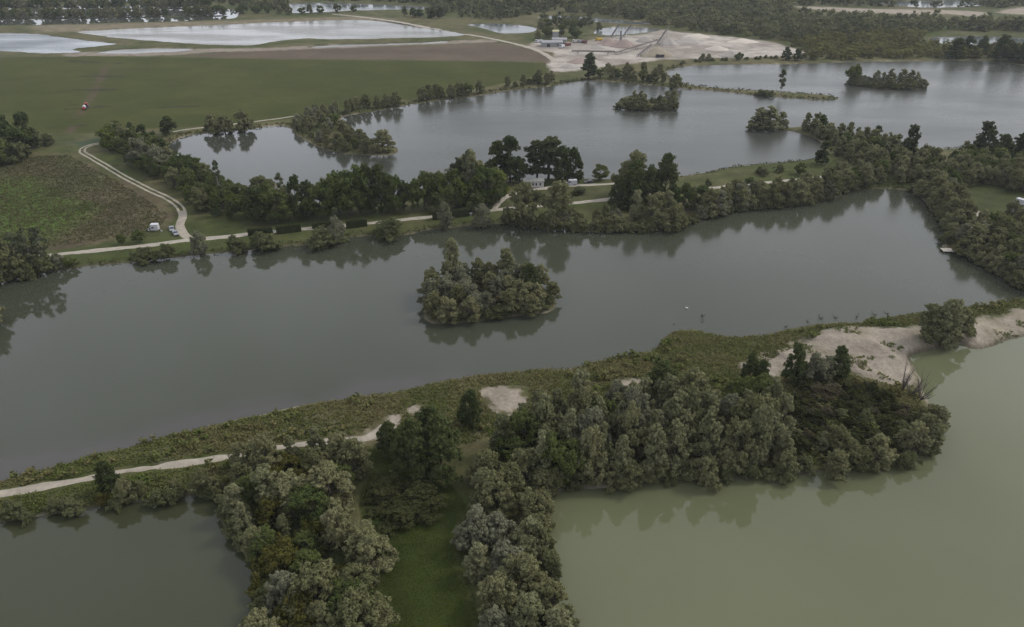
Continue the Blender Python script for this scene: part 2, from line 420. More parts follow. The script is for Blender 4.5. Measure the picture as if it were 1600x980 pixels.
MOUND = PL([(1215, 640), (1250, 590), (1330, 570), (1400, 590), (1440, 640), (1400, 690), (1260, 700)], 2)
DIKE = PL([(1330, 530), (1400, 530), (1470, 520), (1600, 497), (1750, 470)], 2)
def ground_z(X, Y, s=None):
    X = np.asarray(X, float); Y = np.asarray(Y, float)
    if s is None:
        s = lake_sdf(X, Y)
    base = 1.0 + 0.5 * (fbm(X, Y, 40, 9) - 0.5) + 0.35 * (fbm(X, Y, 5, 12) - 0.5)
    base = base + 2.4 * sstep(6, -14, sdf(MOUND, X, Y)) + 1.5 * sstep(16, 1, line_dist(DIKE, X, Y))
    sb = sstep(3, -3, sdf(ZONES['sand_bank'], X, Y, 20))
    rid = 1 - np.abs(fbm(X + 0.6 * Y, Y, 13, 15) - 0.5) * 2
    base = base + sb * (2.4 * (fbm(X, Y, 16, 13) - 0.4) + 2.0 * (rid ** 3 - 0.5) + 0.8 * (fbm(X, Y, 3.0, 14, 2) - 0.5))
    base = np.maximum(base, 0.3)
    z = np.where(s > 0, base * (1 - np.exp(-np.maximum(s, 0) / 2.2)), np.maximum(s * 0.35, -2.2))
    return z

# ------------------------------------------------------------------ roads and tracks (centre lines)
ROADS = {
 'gravel_road': (PL([(-120, 418), (-20, 408), (60, 401), (100, 397), (160, 391), (230, 384), (290, 376), (330, 372), (380, 367), (430, 362), (481, 357.5), (540, 352), (587, 347.5), (656, 340.5), (720, 334), (759, 330.5), (794, 325.5), (856, 321), (924, 314.5),
                     (990, 306), (1062, 298), (1101, 295), (1162, 288.5), (1241, 281), (1330, 272), (1420, 262), (1500, 252)], 1), 4.2, 'pale gravel road running along the far bank of the middle lake'),
 'cabin_lane': (PL([(772, 328), (778, 318), (790, 307.5), (803, 303), (821, 299), (850, 294), (880, 291), (915, 289), (952, 287.5), (985, 284)], 1), 3.6, 'pale gravel lane curving past the white cabin and van'),
 'campsite_path': (PL([(1500, 300), (1510, 314), (1518, 324), (1529, 334), (1531, 341), (1522, 350), (1500, 362)], 1), 3.2, 'short grey gravel path between the trees on the east bank'),
 'field_track': (PL([(296, 373), (287, 366), (281, 352), (286, 338), (280, 323), (262, 310), (230, 295), (195, 277), (165, 259), (142, 246), (129, 238), (131, 231), (146, 226), (165, 223)], 1), 4.0, 'twin rutted pale dirt track bending up beside the meadow'),
 'field_edge_path': (PL([(270, 206), (290, 202.5), (330, 198), (380, 192), (430, 186), (470, 180)], 1), 2.2, 'thin pale path between the green crop and the pond'),
 'dike_track': (PL([(-60, 784), (0, 771), (80, 757), (139, 746), (194, 735), (278, 724), (347, 714), (420, 700), (500, 690), (575, 682), (600, 664)], 1.2), 2.7, 'pale sandy track along the near dike above the dark pond'),
 'quarry_road': (PL([(520, 22), (600, 31), (660, 41), (720, 52), (770, 61), (822, 73), (850, 84), (870, 98)], 1), 7.0, 'pale haul road leading down to the gravel works'),
}
ROAD_LINES = {k: smooth_open(v[0], 3.0) for k, v in ROADS.items()}

# ------------------------------------------------------------------ terrain
def build_terrain():
    az = np.radians(np.concatenate([np.arange(-180, -56, 6.0), np.arange(-56, 56.01, 0.25), np.arange(60, 180, 6.0)]))
    rad = np.concatenate([np.array([4, 15, 30, 50, 65, 75.0]), 80 * np.exp(np.arange(0, math.log(1900 / 80), 0.0048)), np.array([1950, 2100, 2400, 2900, 3600, 4600, 6000.0])])
    A, R = np.meshgrid(az, rad)
    X, Y = R * np.sin(A), R * np.cos(A)
    s = lake_sdf(X, Y)
    Z = ground_z(X, Y, s)
    d = R
    # colours of the ground itself
    n_big, n_mid, n_small = fbm(X, Y, 60, 21), fbm(X, Y, 14, 22), fbm(X, Y, 4, 23, 2)
    def C(*c): return np.array(c)
    def mixc(a, b, t): return a + (b - a) * t[..., None]
    col = mixc(np.broadcast_to(C(0.042, 0.052, 0.015), X.shape + (3,)), C(0.080, 0.072, 0.034), sstep(0.35, 0.65, 0.5 * n_big + 0.5 * n_mid))
    dk = sdf(PL(DIKE_P, 1), X, Y, 20)
    col = mixc(col, C(0.14, 0.12, 0.088), sstep(2, -2, dk) * sstep(0.60, 0.72, fbm(X, Y, 7, 24)) * 0.35)
    zid = np.zeros(X.shape, int)
    names = ['ground'] + list(ZONES)
    zs = {}
    for i, (k, p) in enumerate(ZONES.items(), 1):
        wob = (n_mid - 0.5) * 5 + (n_small - 0.5) * 3 if k in ('meadow', 'sand_bank', 'gravel_pit', 'sand_flat', 'sand_spoil', 'sandy_shore') else (n_small - 0.5) * 1.2
        zs[k] = sdf(p, X, Y, 30) + wob
        zid[(zs[k] < 0) & (s > -0.4)] = i
    soft = 0.6 + 0.0015 * d
    def put(k, c):
        nonlocal col
        col = mixc(col, c, sstep(soft * 1.0, -soft * 1.0, zs[k]))
    crop = mixc(np.broadcast_to(C(0.026, 0.035, 0.005), X.shape + (3,)), C(0.046, 0.049, 0.010), 0.55 * fbm(X * 0.25, Y * 1.2, 40, 31) + 0.45 * sstep(0.3, 0.7, fbm(X, Y, 26, 36)))
    crop = mixc(crop, C(0.056, 0.062, 0.018), 0.7 * sstep(28, 4, -zs['crop_field']) * sstep(420, 330, Y + 0.35 * np.abs(X)))
    # wheel marks and flattened crop along the sprayer's tramline
    tl = PL([(106, 212), (118, 190), (128, 172), (138, 160), (150, 140), (158, 120), (170, 98)], 1)
    crop = mixc(crop, C(0.066, 0.047, 0.030), 0.8 * sstep(4.2, 1.2, line_dist(tl, X, Y)) * sstep(0.15, 0.45, n_mid))
    for a, b, w in (((80, 199), (130, 196), 4.0), ((110, 164), (170, 166), 3.5), ((118, 141), (180, 140), 4.0), ((128, 119), (190, 120), 5.0), ((110, 96), (185, 99), 6.0), ((0, 134), (60, 132), 3), ((250, 168), (330, 166), 3)):
        crop = mixc(crop, C(0.020, 0.018, 0.009), 0.95 * sstep(w, 0.5, line_dist(PL([a, b], 1), X, Y)) * sstep(0.2, 0.55, n_mid))
    put('crop_field', crop)
    fallow = mixc(np.broadcast_to(C(0.066, 0.050, 0.036), X.shape + (3,)), C(0.092, 0.073, 0.050), fbm(X * 0.3, Y, 30, 33))
    put('fallow_field', fallow)
    med = mixc(np.broadcast_to(C(0.074, 0.062, 0.035), X.shape + (3,)), C(0.060, 0.060, 0.027), sstep(0.4, 0.62, n_mid))
    gp = sdf(PL([(-60, 300), (40, 275), (80, 290), (118, 330), (120, 350), (60, 372), (-60, 380)], 1), X, Y, 40)
    med = mixc(med, C(0.052, 0.078, 0.016), sstep(8, -8, gp + (n_mid - 0.5) * 26 + (n_small - 0.5) * 12))
    put('meadow', med)
    sandc = mixc(np.broadcast_to(C(0.18, 0.152, 0.118), X.shape + (3,)), C(0.27, 0.236, 0.190), n_mid)
    pitc = mixc(np.broadcast_to(C(0.20, 0.175, 0.15), X.shape + (3,)), C(0.31, 0.28, 0.245), sstep(0.3, 0.7, fbm(X, Y, 25, 41)))
    put('gravel_pit', pitc); put('sand_flat', sandc); put('sand_spoil', sandc); put('sandy_shore', sandc * 0.8)
    put('sand_bank', mixc(sandc, C(0.20, 0.175, 0.13), sstep(0.5, 0.68, fbm(X, Y, 9, 43))))
    lawn = mixc(np.broadcast_to(C(0.018, 0.027, 0.005), X.shape + (3,)), C(0.034, 0.044, 0.009), fbm(X, Y, 12, 44))
    put('lawn', lawn)
    for p in SAND_PATCH:
        col = mixc(col, sandc, sstep(0.8, -0.8, sdf(p, X, Y, 20) + (n_small - 0.5) * 4))
    # trailer's mown corner, cabin's mown grass, teal strip by the field
    for p, c in (([(150, 386), (190, 372), (240, 358), (275, 366), (285, 372), (230, 381)], C(0.050, 0.058, 0.019)),
                 ([(780, 325), (800, 305), (860, 297), (960, 289), (1060, 285), (1060, 290), (950, 308), (850, 318)], C(0.058, 0.060, 0.026)),
                 ([(100, 224), (150, 216), (200, 214), (160, 222), (130, 229)], C(0.028, 0.042, 0.022)),
                 ([(1500, 302), (1540, 290), (1590, 300), (1580, 325), (1540, 335), (1520, 320)], C(0.038, 0.046, 0.016))):
        col = mixc(col, c, sstep(3, -3, sdf(PL(p, 1), X, Y, 30) + (n_small - 0.5) * 3))
    # bare banks just at the water
    wet = mixc(np.broadcast_to(C(0.075, 0.065, 0.042), X.shape + (3,)), C(0.17, 0.15, 0.11), sstep(0.5, 0.75, n_mid))
    col = mixc(col, wet, sstep(1.6, 0.4, s))
    far = sdf(PL([(60, 42), (300, 36), (560, 28), (600, 31), (560, 33), (300, 41), (80, 48)], 1), X, Y, 60)
    col = mixc(col, C(0.15, 0.125, 0.085), sstep(20, 0, far) * 0.8)
    col = np.clip(col, 0, 1)
    nr, na = X.shape
    idx = np.arange(nr * na).reshape(nr, na)
    q = np.stack([idx[:-1, :], np.roll(idx, -1, 1)[:-1, :], np.roll(idx, -1, 1)[1:, :], idx[1:, :]], -1).reshape(-1, 4)[:, ::-1]
    V = np.stack([X, Y, Z], -1).reshape(-1, 3)
    RGBA = np.concatenate([col, np.ones(X.shape + (1,))], -1).reshape(-1, 4)
    fz = zid.ravel()[q].max(1)
    tall = ground_mat('rough_grass', 0.9, 0.42, 0.55)
    mats = {'ground': tall, 'crop_field': ground_mat('crop', 0.25, 0.16, 0.2), 'fallow_field': ground_mat('stubble', 0.3, 0.2, 0.3), 'meadow': ground_mat('weeds', 0.55, 0.5, 0.8),
            'lawn': ground_mat('mown_grass', 1.6, 0.18, 0.25)}
    sandm = ground_mat('sand', 0.9, 0.38, 1.0)
    labels = {'ground': 'rough grassy land between the lakes', 'crop_field': 'wide flat green crop field with a dark tramline', 'fallow_field': 'brown fallow strip beyond the green crop field',
              'meadow': 'brownish weedy meadow with a bright green patch', 'gravel_pit': 'bare pale ground of the gravel works', 'sand_flat': 'far pale sand flat behind the wood',
              'sand_spoil': 'pale sand heap area at the top right corner', 'sandy_shore': 'narrow pale sandy shore behind the crop field', 'sand_bank': 'bare pale sand bank beside the green lake', 'lawn': 'dark green mown grass strip between two willow groves'}
    for i, k in enumerate(names):
        f = q[fz == i]
        if not len(f): continue
        u, inv = np.unique(f, return_inverse=True)
        me = np_mesh(k, V[u], inv.reshape(-1, 4), {'ground_colour': ('FLOAT_COLOR', RGBA[u])}, smooth=True)
        me.materials.append(mats.get(k, sandm))
        tag(link(bpy.data.objects.new(k, me)), labels[k], kind='structure')
build_terrain()

# ------------------------------------------------------------------ water sheets
WATER = {   # silt colour, roughness, wave height, wave scale, label
 'middle': ((0.037, 0.041, 0.027), 0.045, 0.008, 0.9, 'long grey-green lake with the wooded island'),
 'upper': ((0.036, 0.039, 0.030), 0.06, 0.010, 0.8, 'broad blue-grey lake beyond the gravel road'),
 'green': ((0.089, 0.095, 0.051), 0.035, 0.006, 0.8, 'milky green lake on the near right side'),
 'olive': ((0.034, 0.038, 0.019), 0.03, 0.007, 0.9, 'dark olive pond on the near left side'),
 'pale': ((0.085, 0.08, 0.058), 0.16, 0.012, 0.5, 'pale silty quarry pond beyond the crop field'),
 'west': ((0.10, 0.115, 0.12), 0.24, 0.012, 0.5, 'pale blue-grey pond at the far left edge'),
 'sandy': ((0.12, 0.12, 0.11), 0.24, 0.012, 0.5, 'small shallow pool on the sandy shore'),
 'ditch': ((0.12, 0.12, 0.11), 0.24, 0.012, 0.5, 'thin pale water strip beside the fallow field'),
 'rows': ((0.05, 0.055, 0.045), 0.03, 0.004, 0.5, 'far pond crossed by two rows of trees'),
 'topmid': ((0.07, 0.08, 0.08), 0.12, 0.012, 0.5, 'far grey pond at the top of the view'),
 'topleft': ((0.07, 0.08, 0.08), 0.12, 0.012, 0.5, 'sliver of pond behind the far tree rows'),
 'heron': ((0.07, 0.08, 0.08), 0.12, 0.012, 0.5, 'small far pond beside the haul road'),
 'reedy': ((0.07, 0.08, 0.08), 0.12, 0.012, 0.5, 'long narrow far pond behind the gravel works trees'),
 'pit': ((0.10, 0.105, 0.10), 0.12, 0.012, 0.5, 'grey pond right behind the gravel conveyors'),
 'east': ((0.07, 0.08, 0.08), 0.12, 0.012, 0.5, 'narrow pond behind the dark round trees'),
 'farright': ((0.09, 0.10, 0.10), 0.12, 0.012, 0.5, 'bright far water beyond the sand flat'),
}
def water_sheet(poly):
    """flat cells covering the outline and a little of the bank it runs under"""
    r0, r1 = np.hypot(poly[:, 0], poly[:, 1]).min() * 0.8, np.hypot(poly[:, 0], poly[:, 1]).max() * 1.05
    a = np.arctan2(poly[:, 0], poly[:, 1])
    step = 0.007
    az = np.arange(a.min() - 0.06, a.max() + 0.06, step); rad = r0 * np.exp(np.arange(0, math.log(r1 / r0) + step, step))
    A, Rr = np.meshgrid(az, rad); X, Y = Rr * np.sin(A), Rr * np.cos(A)
    m = sdf(poly, X, Y, 30) < 2.4 + 0.004 * np.clip(Rr - 250, 0, 1200)
    idx = np.arange(X.size).reshape(X.shape)
    c = m[:-1, :-1] | m[1:, :-1] | m[1:, 1:] | m[:-1, 1:]
    q = np.stack([idx[:-1, :-1], idx[:-1, 1:], idx[1:, 1:], idx[1:, :-1]], -1)[c][:, ::-1]
    u, inv = np.unique(q, return_inverse=True)
    return np.stack([X.ravel()[u], Y.ravel()[u], np.zeros(len(u))], -1), inv.reshape(-1, 4)
for i, (k, poly) in enumerate(LAKES.items()):
    V, Fq = water_sheet(poly); V[:, 2] = -0.004 * i
    shal = np.zeros(len(V))
    if k == 'middle':       # muddy shallows off the near bank
        dd = line_dist(PURPLE, V[:, 0], V[:, 1], 30)
        shal = sstep(9, 1, dd + (fbm(V[:, 0], V[:, 1], 16, 8) - 0.5) * 14) * 0.5
    me = np_mesh('lake', V, Fq, {'shallow': ('FLOAT', shal)})
    body, rough, wave, ws, lab = WATER[k]
    me.materials.append(water_mat('water_' + k, body, rough, wave, ws, {'middle': (-60, 90, 0.075), 'upper': (-120, -10, 0.22)}.get(k)))
    tag(link(bpy.data.objects.new('lake' if k in ('middle', 'upper', 'green') else 'pond', me)), lab, kind='structure')

# ------------------------------------------------------------------ road ribbons
def ribbon(line, width, lift, ncross=5, side=0.0, rag=0.16):
    t = np.gradient(line, axis=0); t /= np.linalg.norm(t, axis=1)[:, None] + 1e-9
    nr = np.stack([-t[:, 1], t[:, 0]], -1)
    wob = width * (1 + rag * (vnoise(line[:, 0], line[:, 1], 6, 5) - 0.5) * 2 + 0.6 * rag * (vnoise(line[:, 0], line[:, 1], 2.5, 6) - 0.5) * 2)
    offs = np.linspace(-0.5, 0.5, ncross)
    G = line[:, None, :] + nr[:, None, :] * (offs[None, :, None] * wob[:, None, None] + side)
    zc = ground_z(G[..., 0], G[..., 1])
    zc = np.maximum(zc, zc.mean(1, keepdims=True)) + lift
    zc[:, 0] -= lift + 0.12; zc[:, -1] -= lift + 0.12
    V = np.concatenate([G, zc[..., None]], -1).reshape(-1, 3)
    n = len(line); idx = np.arange(n * ncross).reshape(n, ncross)
    Fq = np.stack([idx[:-1, :-1], idx[1:, :-1], idx[1:, 1:], idx[:-1, 1:]], -1).reshape(-1, 4)[:, ::-1]
    return V, Fq
gravel_m = plain('road_gravel', (0.27, 0.245, 0.205), 0.95, 0.16, 0.5, spec=0.1)
track_m = plain('track_dirt', (0.25, 0.222, 0.18), 0.95, 0.2, 0.5, spec=0.1)
for k, (pts, w, lab) in ROADS.items():
    line = ROAD_LINES[k]
    if k == 'field_track':
        V1, F1 = ribbon(line, 1.5, 0.16, 4, 1.25); V2, F2 = ribbon(line, 1.5, 0.16, 4, -1.25)
        sh = ribbon(line[:11], 4.2, 0.13, 5)
        V = np.concatenate([V1, V2, sh[0]]); Fq = np.concatenate([F1, F2 + len(V1), sh[1] + len(V1) + len(V2)])
    else:
        V, Fq = ribbon(smooth_open(line, 1.0) if k == 'dike_track' else line, w, 0.16, rag=0.55 if k == 'dike_track' else 0.25)
    me = np_mesh(k, V, Fq, smooth=True); me.materials.append(track_m if 'track' in k else gravel_m)
    tag(link(bpy.data.objects.new(k, me)), lab, kind='structure')

# ------------------------------------------------------------------ trees
def ico(sub):
    bm = bmesh.new(); bmesh.ops.create_icosphere(bm, subdivisions=sub, radius=1)
    v = np.array([q.co for q in bm.verts]); f = np.array([[x.index for x in g.verts] for g in bm.faces]); bm.free()
    return v, f
ICO1, ICO2 = ico(1), ico(2)

def envelope(kind, r):
    """random lobe centre and radius inside the crown of a tree about 10 m tall"""
    a = r.uniform(0, 2 * math.pi)
    if kind == 'willow':
        z = r.uniform(0.0, 0.95) ** 0.95
        rad = 3.3 * math.sin(math.pi * min(1, 0.24 + 0.76 * z) ** 0.85) ** 0.7 * math.sqrt(r.uniform(0.1, 1))
        return (rad * math.cos(a), rad * math.sin(a), 0.6 + z * 8.2), r.uniform(0.75, 1.45)
    if kind == 'plume':
        z = r.uniform(0.0, 1) ** 1.1
        rad = (2.5 * (1 - z) ** 0.65) * math.sqrt(r.uniform(0.1, 1)) + 0.15
        return (rad * math.cos(a), rad * math.sin(a), 0.5 + z * 8.6), r.uniform(0.65, 1.15)
    if kind == 'dark':
        z = r.uniform(0.02, 1)
        rad = 3.0 * (1 - z) ** 0.55 * (0.55 + 0.45 * min(1, z * 5)) * math.sqrt(r.uniform(0.15, 1)) + 0.2
        return (rad * math.cos(a), rad * math.sin(a), 0.8 + z * 8.3), r.uniform(0.7, 1.2)
    if kind == 'broadleaf':
        u = r.uniform(-1, 1); rr = math.sqrt(max(0, 1 - u * u)) * r.uniform(0.55, 1)
        return (3.5 * rr * math.cos(a), 3.5 * rr * math.sin(a), 4.7 + 3.9 * u * r.uniform(0.65, 1)), r.uniform(0.9, 1.6)
    if kind == 'poplar':
        z = r.uniform(0, 1)
        rad = 1.7 * math.sin(math.pi * min(1, 0.2 + 0.76 * z)) ** 0.6 * math.sqrt(r.uniform(0.05, 1))
        return (rad * math.cos(a), rad * math.sin(a), 1.4 + z * 8.0), r.uniform(0.5, 0.9)
    if kind == 'birch':
        z = r.uniform(0, 1)
        rad = 1.5 * math.sin(math.pi * (0.12 + 0.8 * z)) * math.sqrt(r.uniform(0.1, 1))
        return (rad * math.cos(a), rad * math.sin(a), 3.0 + z * 6.5), r.uniform(0.35, 0.6)
    u = r.uniform(0, 1)                                    # shrub: dome down to the ground
    rr = math.sqrt(max(0.02, 1 - u * u)) * r.uniform(0.4, 1)
    return (5.2 * rr * math.cos(a), 5.2 * rr * math.sin(a), 0.7 + 7.6 * u * r.uniform(0.6, 1)), r.uniform(1.3, 2.1)

def crown_arrays(kind, seed, nlobe, nleaf, size, core=True, sub=ICO1, fine=True):
    r = np.random.default_rng(seed)
    L = [envelope(kind, r) for _ in range(nlobe)]
    if fine:            # every bough carries smaller sprays
        M = []
        for c, rad in L:
            for _ in range(11):
                d = r.normal(size=3); d[2] = abs(d[2]) * 1.1 - 0.25; d /= np.linalg.norm(d)
                M.append((tuple(np.array(c) + d * rad * r.uniform(0.5, 1.15)), rad * r.uniform(0.18, 0.42)))
        L = [(c, rad * 0.58) for c, rad in L] + M; nlobe = len(L)
    C = np.array([l[0] for l in L]); R = np.array([l[1] for l in L])
    lob_t = r.uniform(0, 1, nlobe)
    n = int(nleaf * 2.6)
    li = r.choice(nlobe, n, p=R ** 2 / np.sum(R ** 2))
    d = r.normal(size=(n, 3)); d[:, 2] += 0.25; d /= np.linalg.norm(d, axis=1)[:, None]
    bump = 0.70 + 0.5 * r.uniform(0, 1, n) ** 1.4
    pos = C[li] + d * (R[li] * bump)[:, None]
    depth = np.full(n, 9.0)
    for k in (range(nlobe) if not fine else range(nlobe // 12)):
        q = np.linalg.norm(pos - C[k], axis=1) / R[k]
        depth = np.where(li == k, depth, np.minimum(depth, q))
    keep = np.where((depth > 0.7) & (pos[:, 2] > 0.15))[0][:nleaf]
    pos, d, li = pos[keep], d[keep], li[keep]; n = len(pos)
    nn = d * 0.8 + r.normal(size=(n, 3)) * 0.55; nn /= np.linalg.norm(nn, axis=1)[:, None]
    t = np.cross(nn, r.normal(size=(n, 3))); t /= np.linalg.norm(t, axis=1)[:, None] + 1e-9
    b = np.cross(nn, t)
    s = size * r.uniform(0.6, 1.35, n)[:, None]
    V = np.stack([pos - t * s, pos - b * s * 0.5, pos + t * s, pos + b * s * 0.5], 1)
    ctr = np.array([0, 0, C[:, 2].mean()])
    out = pos - ctr; out /= np.linalg.norm(out, axis=1)[:, None] + 1e-9
    sn = d * 0.5 + out * 0.3 + nn * 0.95; sn /= np.linalg.norm(sn, axis=1)[:, None]
    tint = np.clip(0.6 * lob_t[li] + 0.4 * r.uniform(0, 1, n), 0, 1)
    Vv = V.reshape(-1, 3); Fq = np.arange(4 * n).reshape(n, 4)
    Nn = np.repeat(sn, 4, 0); Tt = np.repeat(tint, 4)
    tris = np.concatenate([Fq[:, [0, 1, 2]], Fq[:, [0, 2, 3]]])
    if core:
        cv, cf = sub
        for k in range(nlobe // 12 if fine else nlobe):
            jit = 1 + 0.25 * (r.uniform(0, 1, len(cv)) - 0.5)
            vv = C[k] + cv * (R[k] * (0.85 if fine else 0.6) * jit)[:, None]
            tris = np.concatenate([tris, cf + len(Vv)])
            Vv = np.concatenate([Vv, vv]); Nn = np.concatenate([Nn, cv]); Tt = np.concatenate([Tt, np.full(len(cv), 0.35 * lob_t[k])])
    return Vv, tris, Nn, Tt, C, R

def crown_mesh(name, *a, **k):
    V, T, N, t, C, R = crown_arrays(*a, **k)
    me = np_mesh(name, V, T, {'tint': ('FLOAT', t)}, smooth=True)
    me.normals_split_custom_set_from_vertices([tuple(n) for n in N])
    return me, C, R

bark_m = plain('bark', (0.075, 0.065, 0.05), 0.95, 0.3, 4.0, spec=0.1)
pale_bark_m = plain('pale_bark', (0.26, 0.25, 0.22), 0.9, 0.3, 4.0, spec=0.1)
def trunk_mesh(name, kind, C, R, seed):
    r = random.Random(seed); m = MB()
    top = {'willow': 6.5, 'dark': 8.0, 'plume': 7.5, 'broadleaf': 6.5, 'poplar': 8.6, 'birch': 9.0}.get(kind, 3.5)
    r0 = {'willow': 0.30, 'dark': 0.28, 'broadleaf': 0.30, 'poplar': 0.2, 'birch': 0.13}.get(kind, 0.16)
    prev = Vector((0, 0, -0.6)); n = 5
    pts = [prev]
    for k in range(1, n + 1):
        z = top * k / n
        p = Vector((r.uniform(-.25, .25), r.uniform(-.25, .25), z)); m.tube(pts[-1], p, r0 * (1 - 0.17 * (k - 1)), r0 * (1 - 0.17 * k), 6); pts.append(p)
    for j in r.sample(range(len(C)), min(7, len(C))):
        c = Vector(C[j]); z = max(0.4, min(top * 0.9, c.z * 0.6))
        k = min(n - 1, int(z / top * n)); f = z / top * n - k
        a = pts[k].lerp(pts[k + 1], f)
        mid = a.lerp(c, 0.55) + Vector((0, 0, 0.35))
        m.tube(a, mid, r0 * 0.45, r0 * 0.28, 5); m.tube(mid, c, r0 * 0.28, r0 * 0.1, 5)
    return m.mesh(name, pale_bark_m if kind == 'birch' else bark_m)

LEAF = {
 'willow': leaf_mat('willow_leaf', (0.095, 0.101, 0.041), (0.250, 0.242, 0.130)),
 'silver': leaf_mat('silver_willow_leaf', (0.118, 0.122, 0.072), (0.225, 0.225, 0.150)),
 'plume': leaf_mat('upright_willow_leaf', (0.096, 0.105, 0.046), (0.248, 0.246, 0.138)),
 'dark': leaf_mat('alder_leaf', (0.038, 0.052, 0.019), (0.088, 0.106, 0.040)),
 'broadleaf': leaf_mat('broad_leaf', (0.050, 0.070, 0.022), (0.122, 0.142, 0.046)),
 'poplar': leaf_mat('poplar_leaf', (0.045, 0.056, 0.026), (0.085, 0.094, 0.046)),
 'birch': leaf_mat('birch_leaf', (0.075, 0.085, 0.045), (0.13, 0.14, 0.08)),
 'shrub': leaf_mat('shrub_leaf', (0.072, 0.084, 0.034), (0.172, 0.178, 0.088)),
 'golden': leaf_mat('golden_shrub_leaf', (0.062, 0.066, 0.018), (0.125, 0.108, 0.030)),
 'brown': leaf_mat('dry_shrub_leaf', (0.062, 0.056, 0.033), (0.118, 0.102, 0.060)),
 'bramble': leaf_mat('bramble_leaf', (0.028, 0.036, 0.013), (0.078, 0.078, 0.032)),
 'lime': leaf_mat('lime_leaf', (0.085, 0.110, 0.028), (0.135, 0.160, 0.042)),
}
SHAPE = {'plume': 'plume', 'willow': 'willow', 'silver': 'willow', 'dark': 'dark', 'broadleaf': 'broadleaf', 'poplar': 'poplar', 'birch': 'birch', 'shrub': 'shrub',
         'golden': 'shrub', 'brown': 'shrub', 'bramble': 'shrub', 'lime': 'broadleaf'}
PROTO = {}
for kind, nv, lobes, near_n, far_n in (('plume', 5, 34, 15000, 3000), ('willow', 6, 30, 16000, 3400), ('dark', 3, 38, 12000, 2800), ('broadleaf', 4, 26, 12000, 3000), ('poplar', 3, 34, 7000, 2000), ('birch', 3, 26, 2600, 1000), ('shrub', 4, 20, 10000, 2400)):
    for lod, n, size in (('near', near_n, 0.20), ('far', far_n, 0.42)):
        if kind == 'shrub': size *= 1.5
        if kind == 'birch': size *= 1.2
        L = []
        for s in range(nv if lod == 'near' else min(nv, 3)):
            me, C, R = crown_mesh('crown', kind, 100 * s + len(kind), lobes, n, size, core=kind != 'birch')
            me.materials.append(LEAF[kind])
            L.append((me, trunk_mesh('trunk', kind, C, R, s)))
        PROTO[kind, lod] = L

TREES = []      # (species, x, y, height, width factor, place)
def px_m(y):    # metres per photo pixel across the view at a ground point on row y
    v = (490 - y) / F
    dz = -math.sin(PITCH) + v * math.cos(PITCH)
    return -(H - 1) / dz / F
def px_h(y):    # metres of height per photo pixel of height
    return px_m(y) / math.cos(PITCH) * 1.03
def T(sp, x, y, hp, w=1.0, place='', label=None):
    """one tree whose foot is seen at x, y and whose height is hp photo pixels"""
    p = P(x, y, 0.8)
    TREES.append([sp, p[0], p[1], hp * px_h(y), w, place, label])
def scatter(poly, spacing, h, mix, place, w=(0.9, 1.15), zed=0.8, tries=60000, keep=None, minland=-0.3, seed=1):
    r = np.random.default_rng(seed)
    pw = PL(poly, zed); lo, hi = pw.min(0), pw.max(0)
    area = (hi[0] - lo[0]) * (hi[1] - lo[1])
    n = min(tries, int(area / spacing ** 2 * 14) + 60)
    X = r.uniform(lo[0], hi[0], n); Y = r.uniform(lo[1], hi[1], n)
    m = (sdf(pw, X, Y, 5) < 0) & (lake_sdf(X, Y) > minland)
    for line, rw in [(ROAD_LINES[k], ROADS[k][1]) for k in ROADS]:
        m &= line_dist(line, X, Y, 10) > rw * 0.5 + 1.2
    pts = []; sp = list(mix); pr = np.array([mix[k] for k in sp], float); pr /= pr.sum()
    for x, y in zip(X[m], Y[m]):
        s2 = (spacing * r.uniform(0.8, 1.25)) ** 2
        if all((x - a) ** 2 + (y - b) ** 2 > s2 for a, b in pts):
            pts.append((x, y))
            k = sp[r.choice(len(sp), p=pr)]
            hh = r.uniform(*h) * (0.8 if k == 'golden' else 0.5 if k in ('shrub', 'brown', 'bramble') else 1.0)
            TREES.append([k, x, y, hh, r.uniform(*w), place, None])
def along(pts, spacing, h, mix, place, jitter=1.5, w=(0.9, 1.15), seed=1, gap=0.0):
    r = np.random.default_rng(seed)
    line = smooth_open(PL(pts, 0.6), spacing)
    sp = list(mix); pr = np.array([mix[k] for k in sp], float); pr /= pr.sum()
    for x, y in line:
        if r.uniform() < gap: continue
        k = sp[r.choice(len(sp), p=pr)]
        hh = r.uniform(*h) * (0.55 if k in ('golden', 'shrub', 'brown', 'bramble') else 1.0)
        TREES.append([k, x + r.normal() * jitter, y + r.normal() * jitter, hh, r.uniform(*w), place, None])

# --- near groves
g = 'the grove by the dark pond'
scatter([(352, 745), (400, 712), (480, 700), (555, 705), (568, 745), (548, 800), (552, 830), (405, 895), (398, 862), (360, 838)], 5.4, (7.0, 12), {'willow': 5, 'plume': 1.5, 'silver': 1.2, 'broadleaf': 1.6, 'golden': 1.5}, g, w=(0.85, 1.3), seed=3, minland=-1.0)
scatter([(420, 900), (470, 860), (560, 835), (598, 850), (592, 900), (585, 1010), (400, 1030), (425, 950)], 5.6, (7.0, 12), {'willow': 6, 'silver': 1.2, 'broadleaf': 1.0, 'golden': 1.3}, g, w=(0.9, 1.35), seed=4, minland=-1.0)
g = 'the grove by the green lake'
scatter([(722, 735), (790, 720), (845, 745), (842, 800), (846, 860), (850, 905), (842, 950), (890, 1020), (750, 1030), (738, 940), (728, 870), (735, 800)], 5.6, (7.5, 12.5), {'willow': 6, 'plume': 1.5, 'silver': 1.4, 'broadleaf': 0.8}, g, w=(0.85, 1.3), seed=5, minland=-1.0)
along([(848, 775), (850, 800), (842, 830), (852, 860), (860, 900), (846, 930), (862, 960), (890, 995)], 2.6, (6, 9), {'shrub': 4, 'willow': 3}, g, jitter=0.5, seed=61)
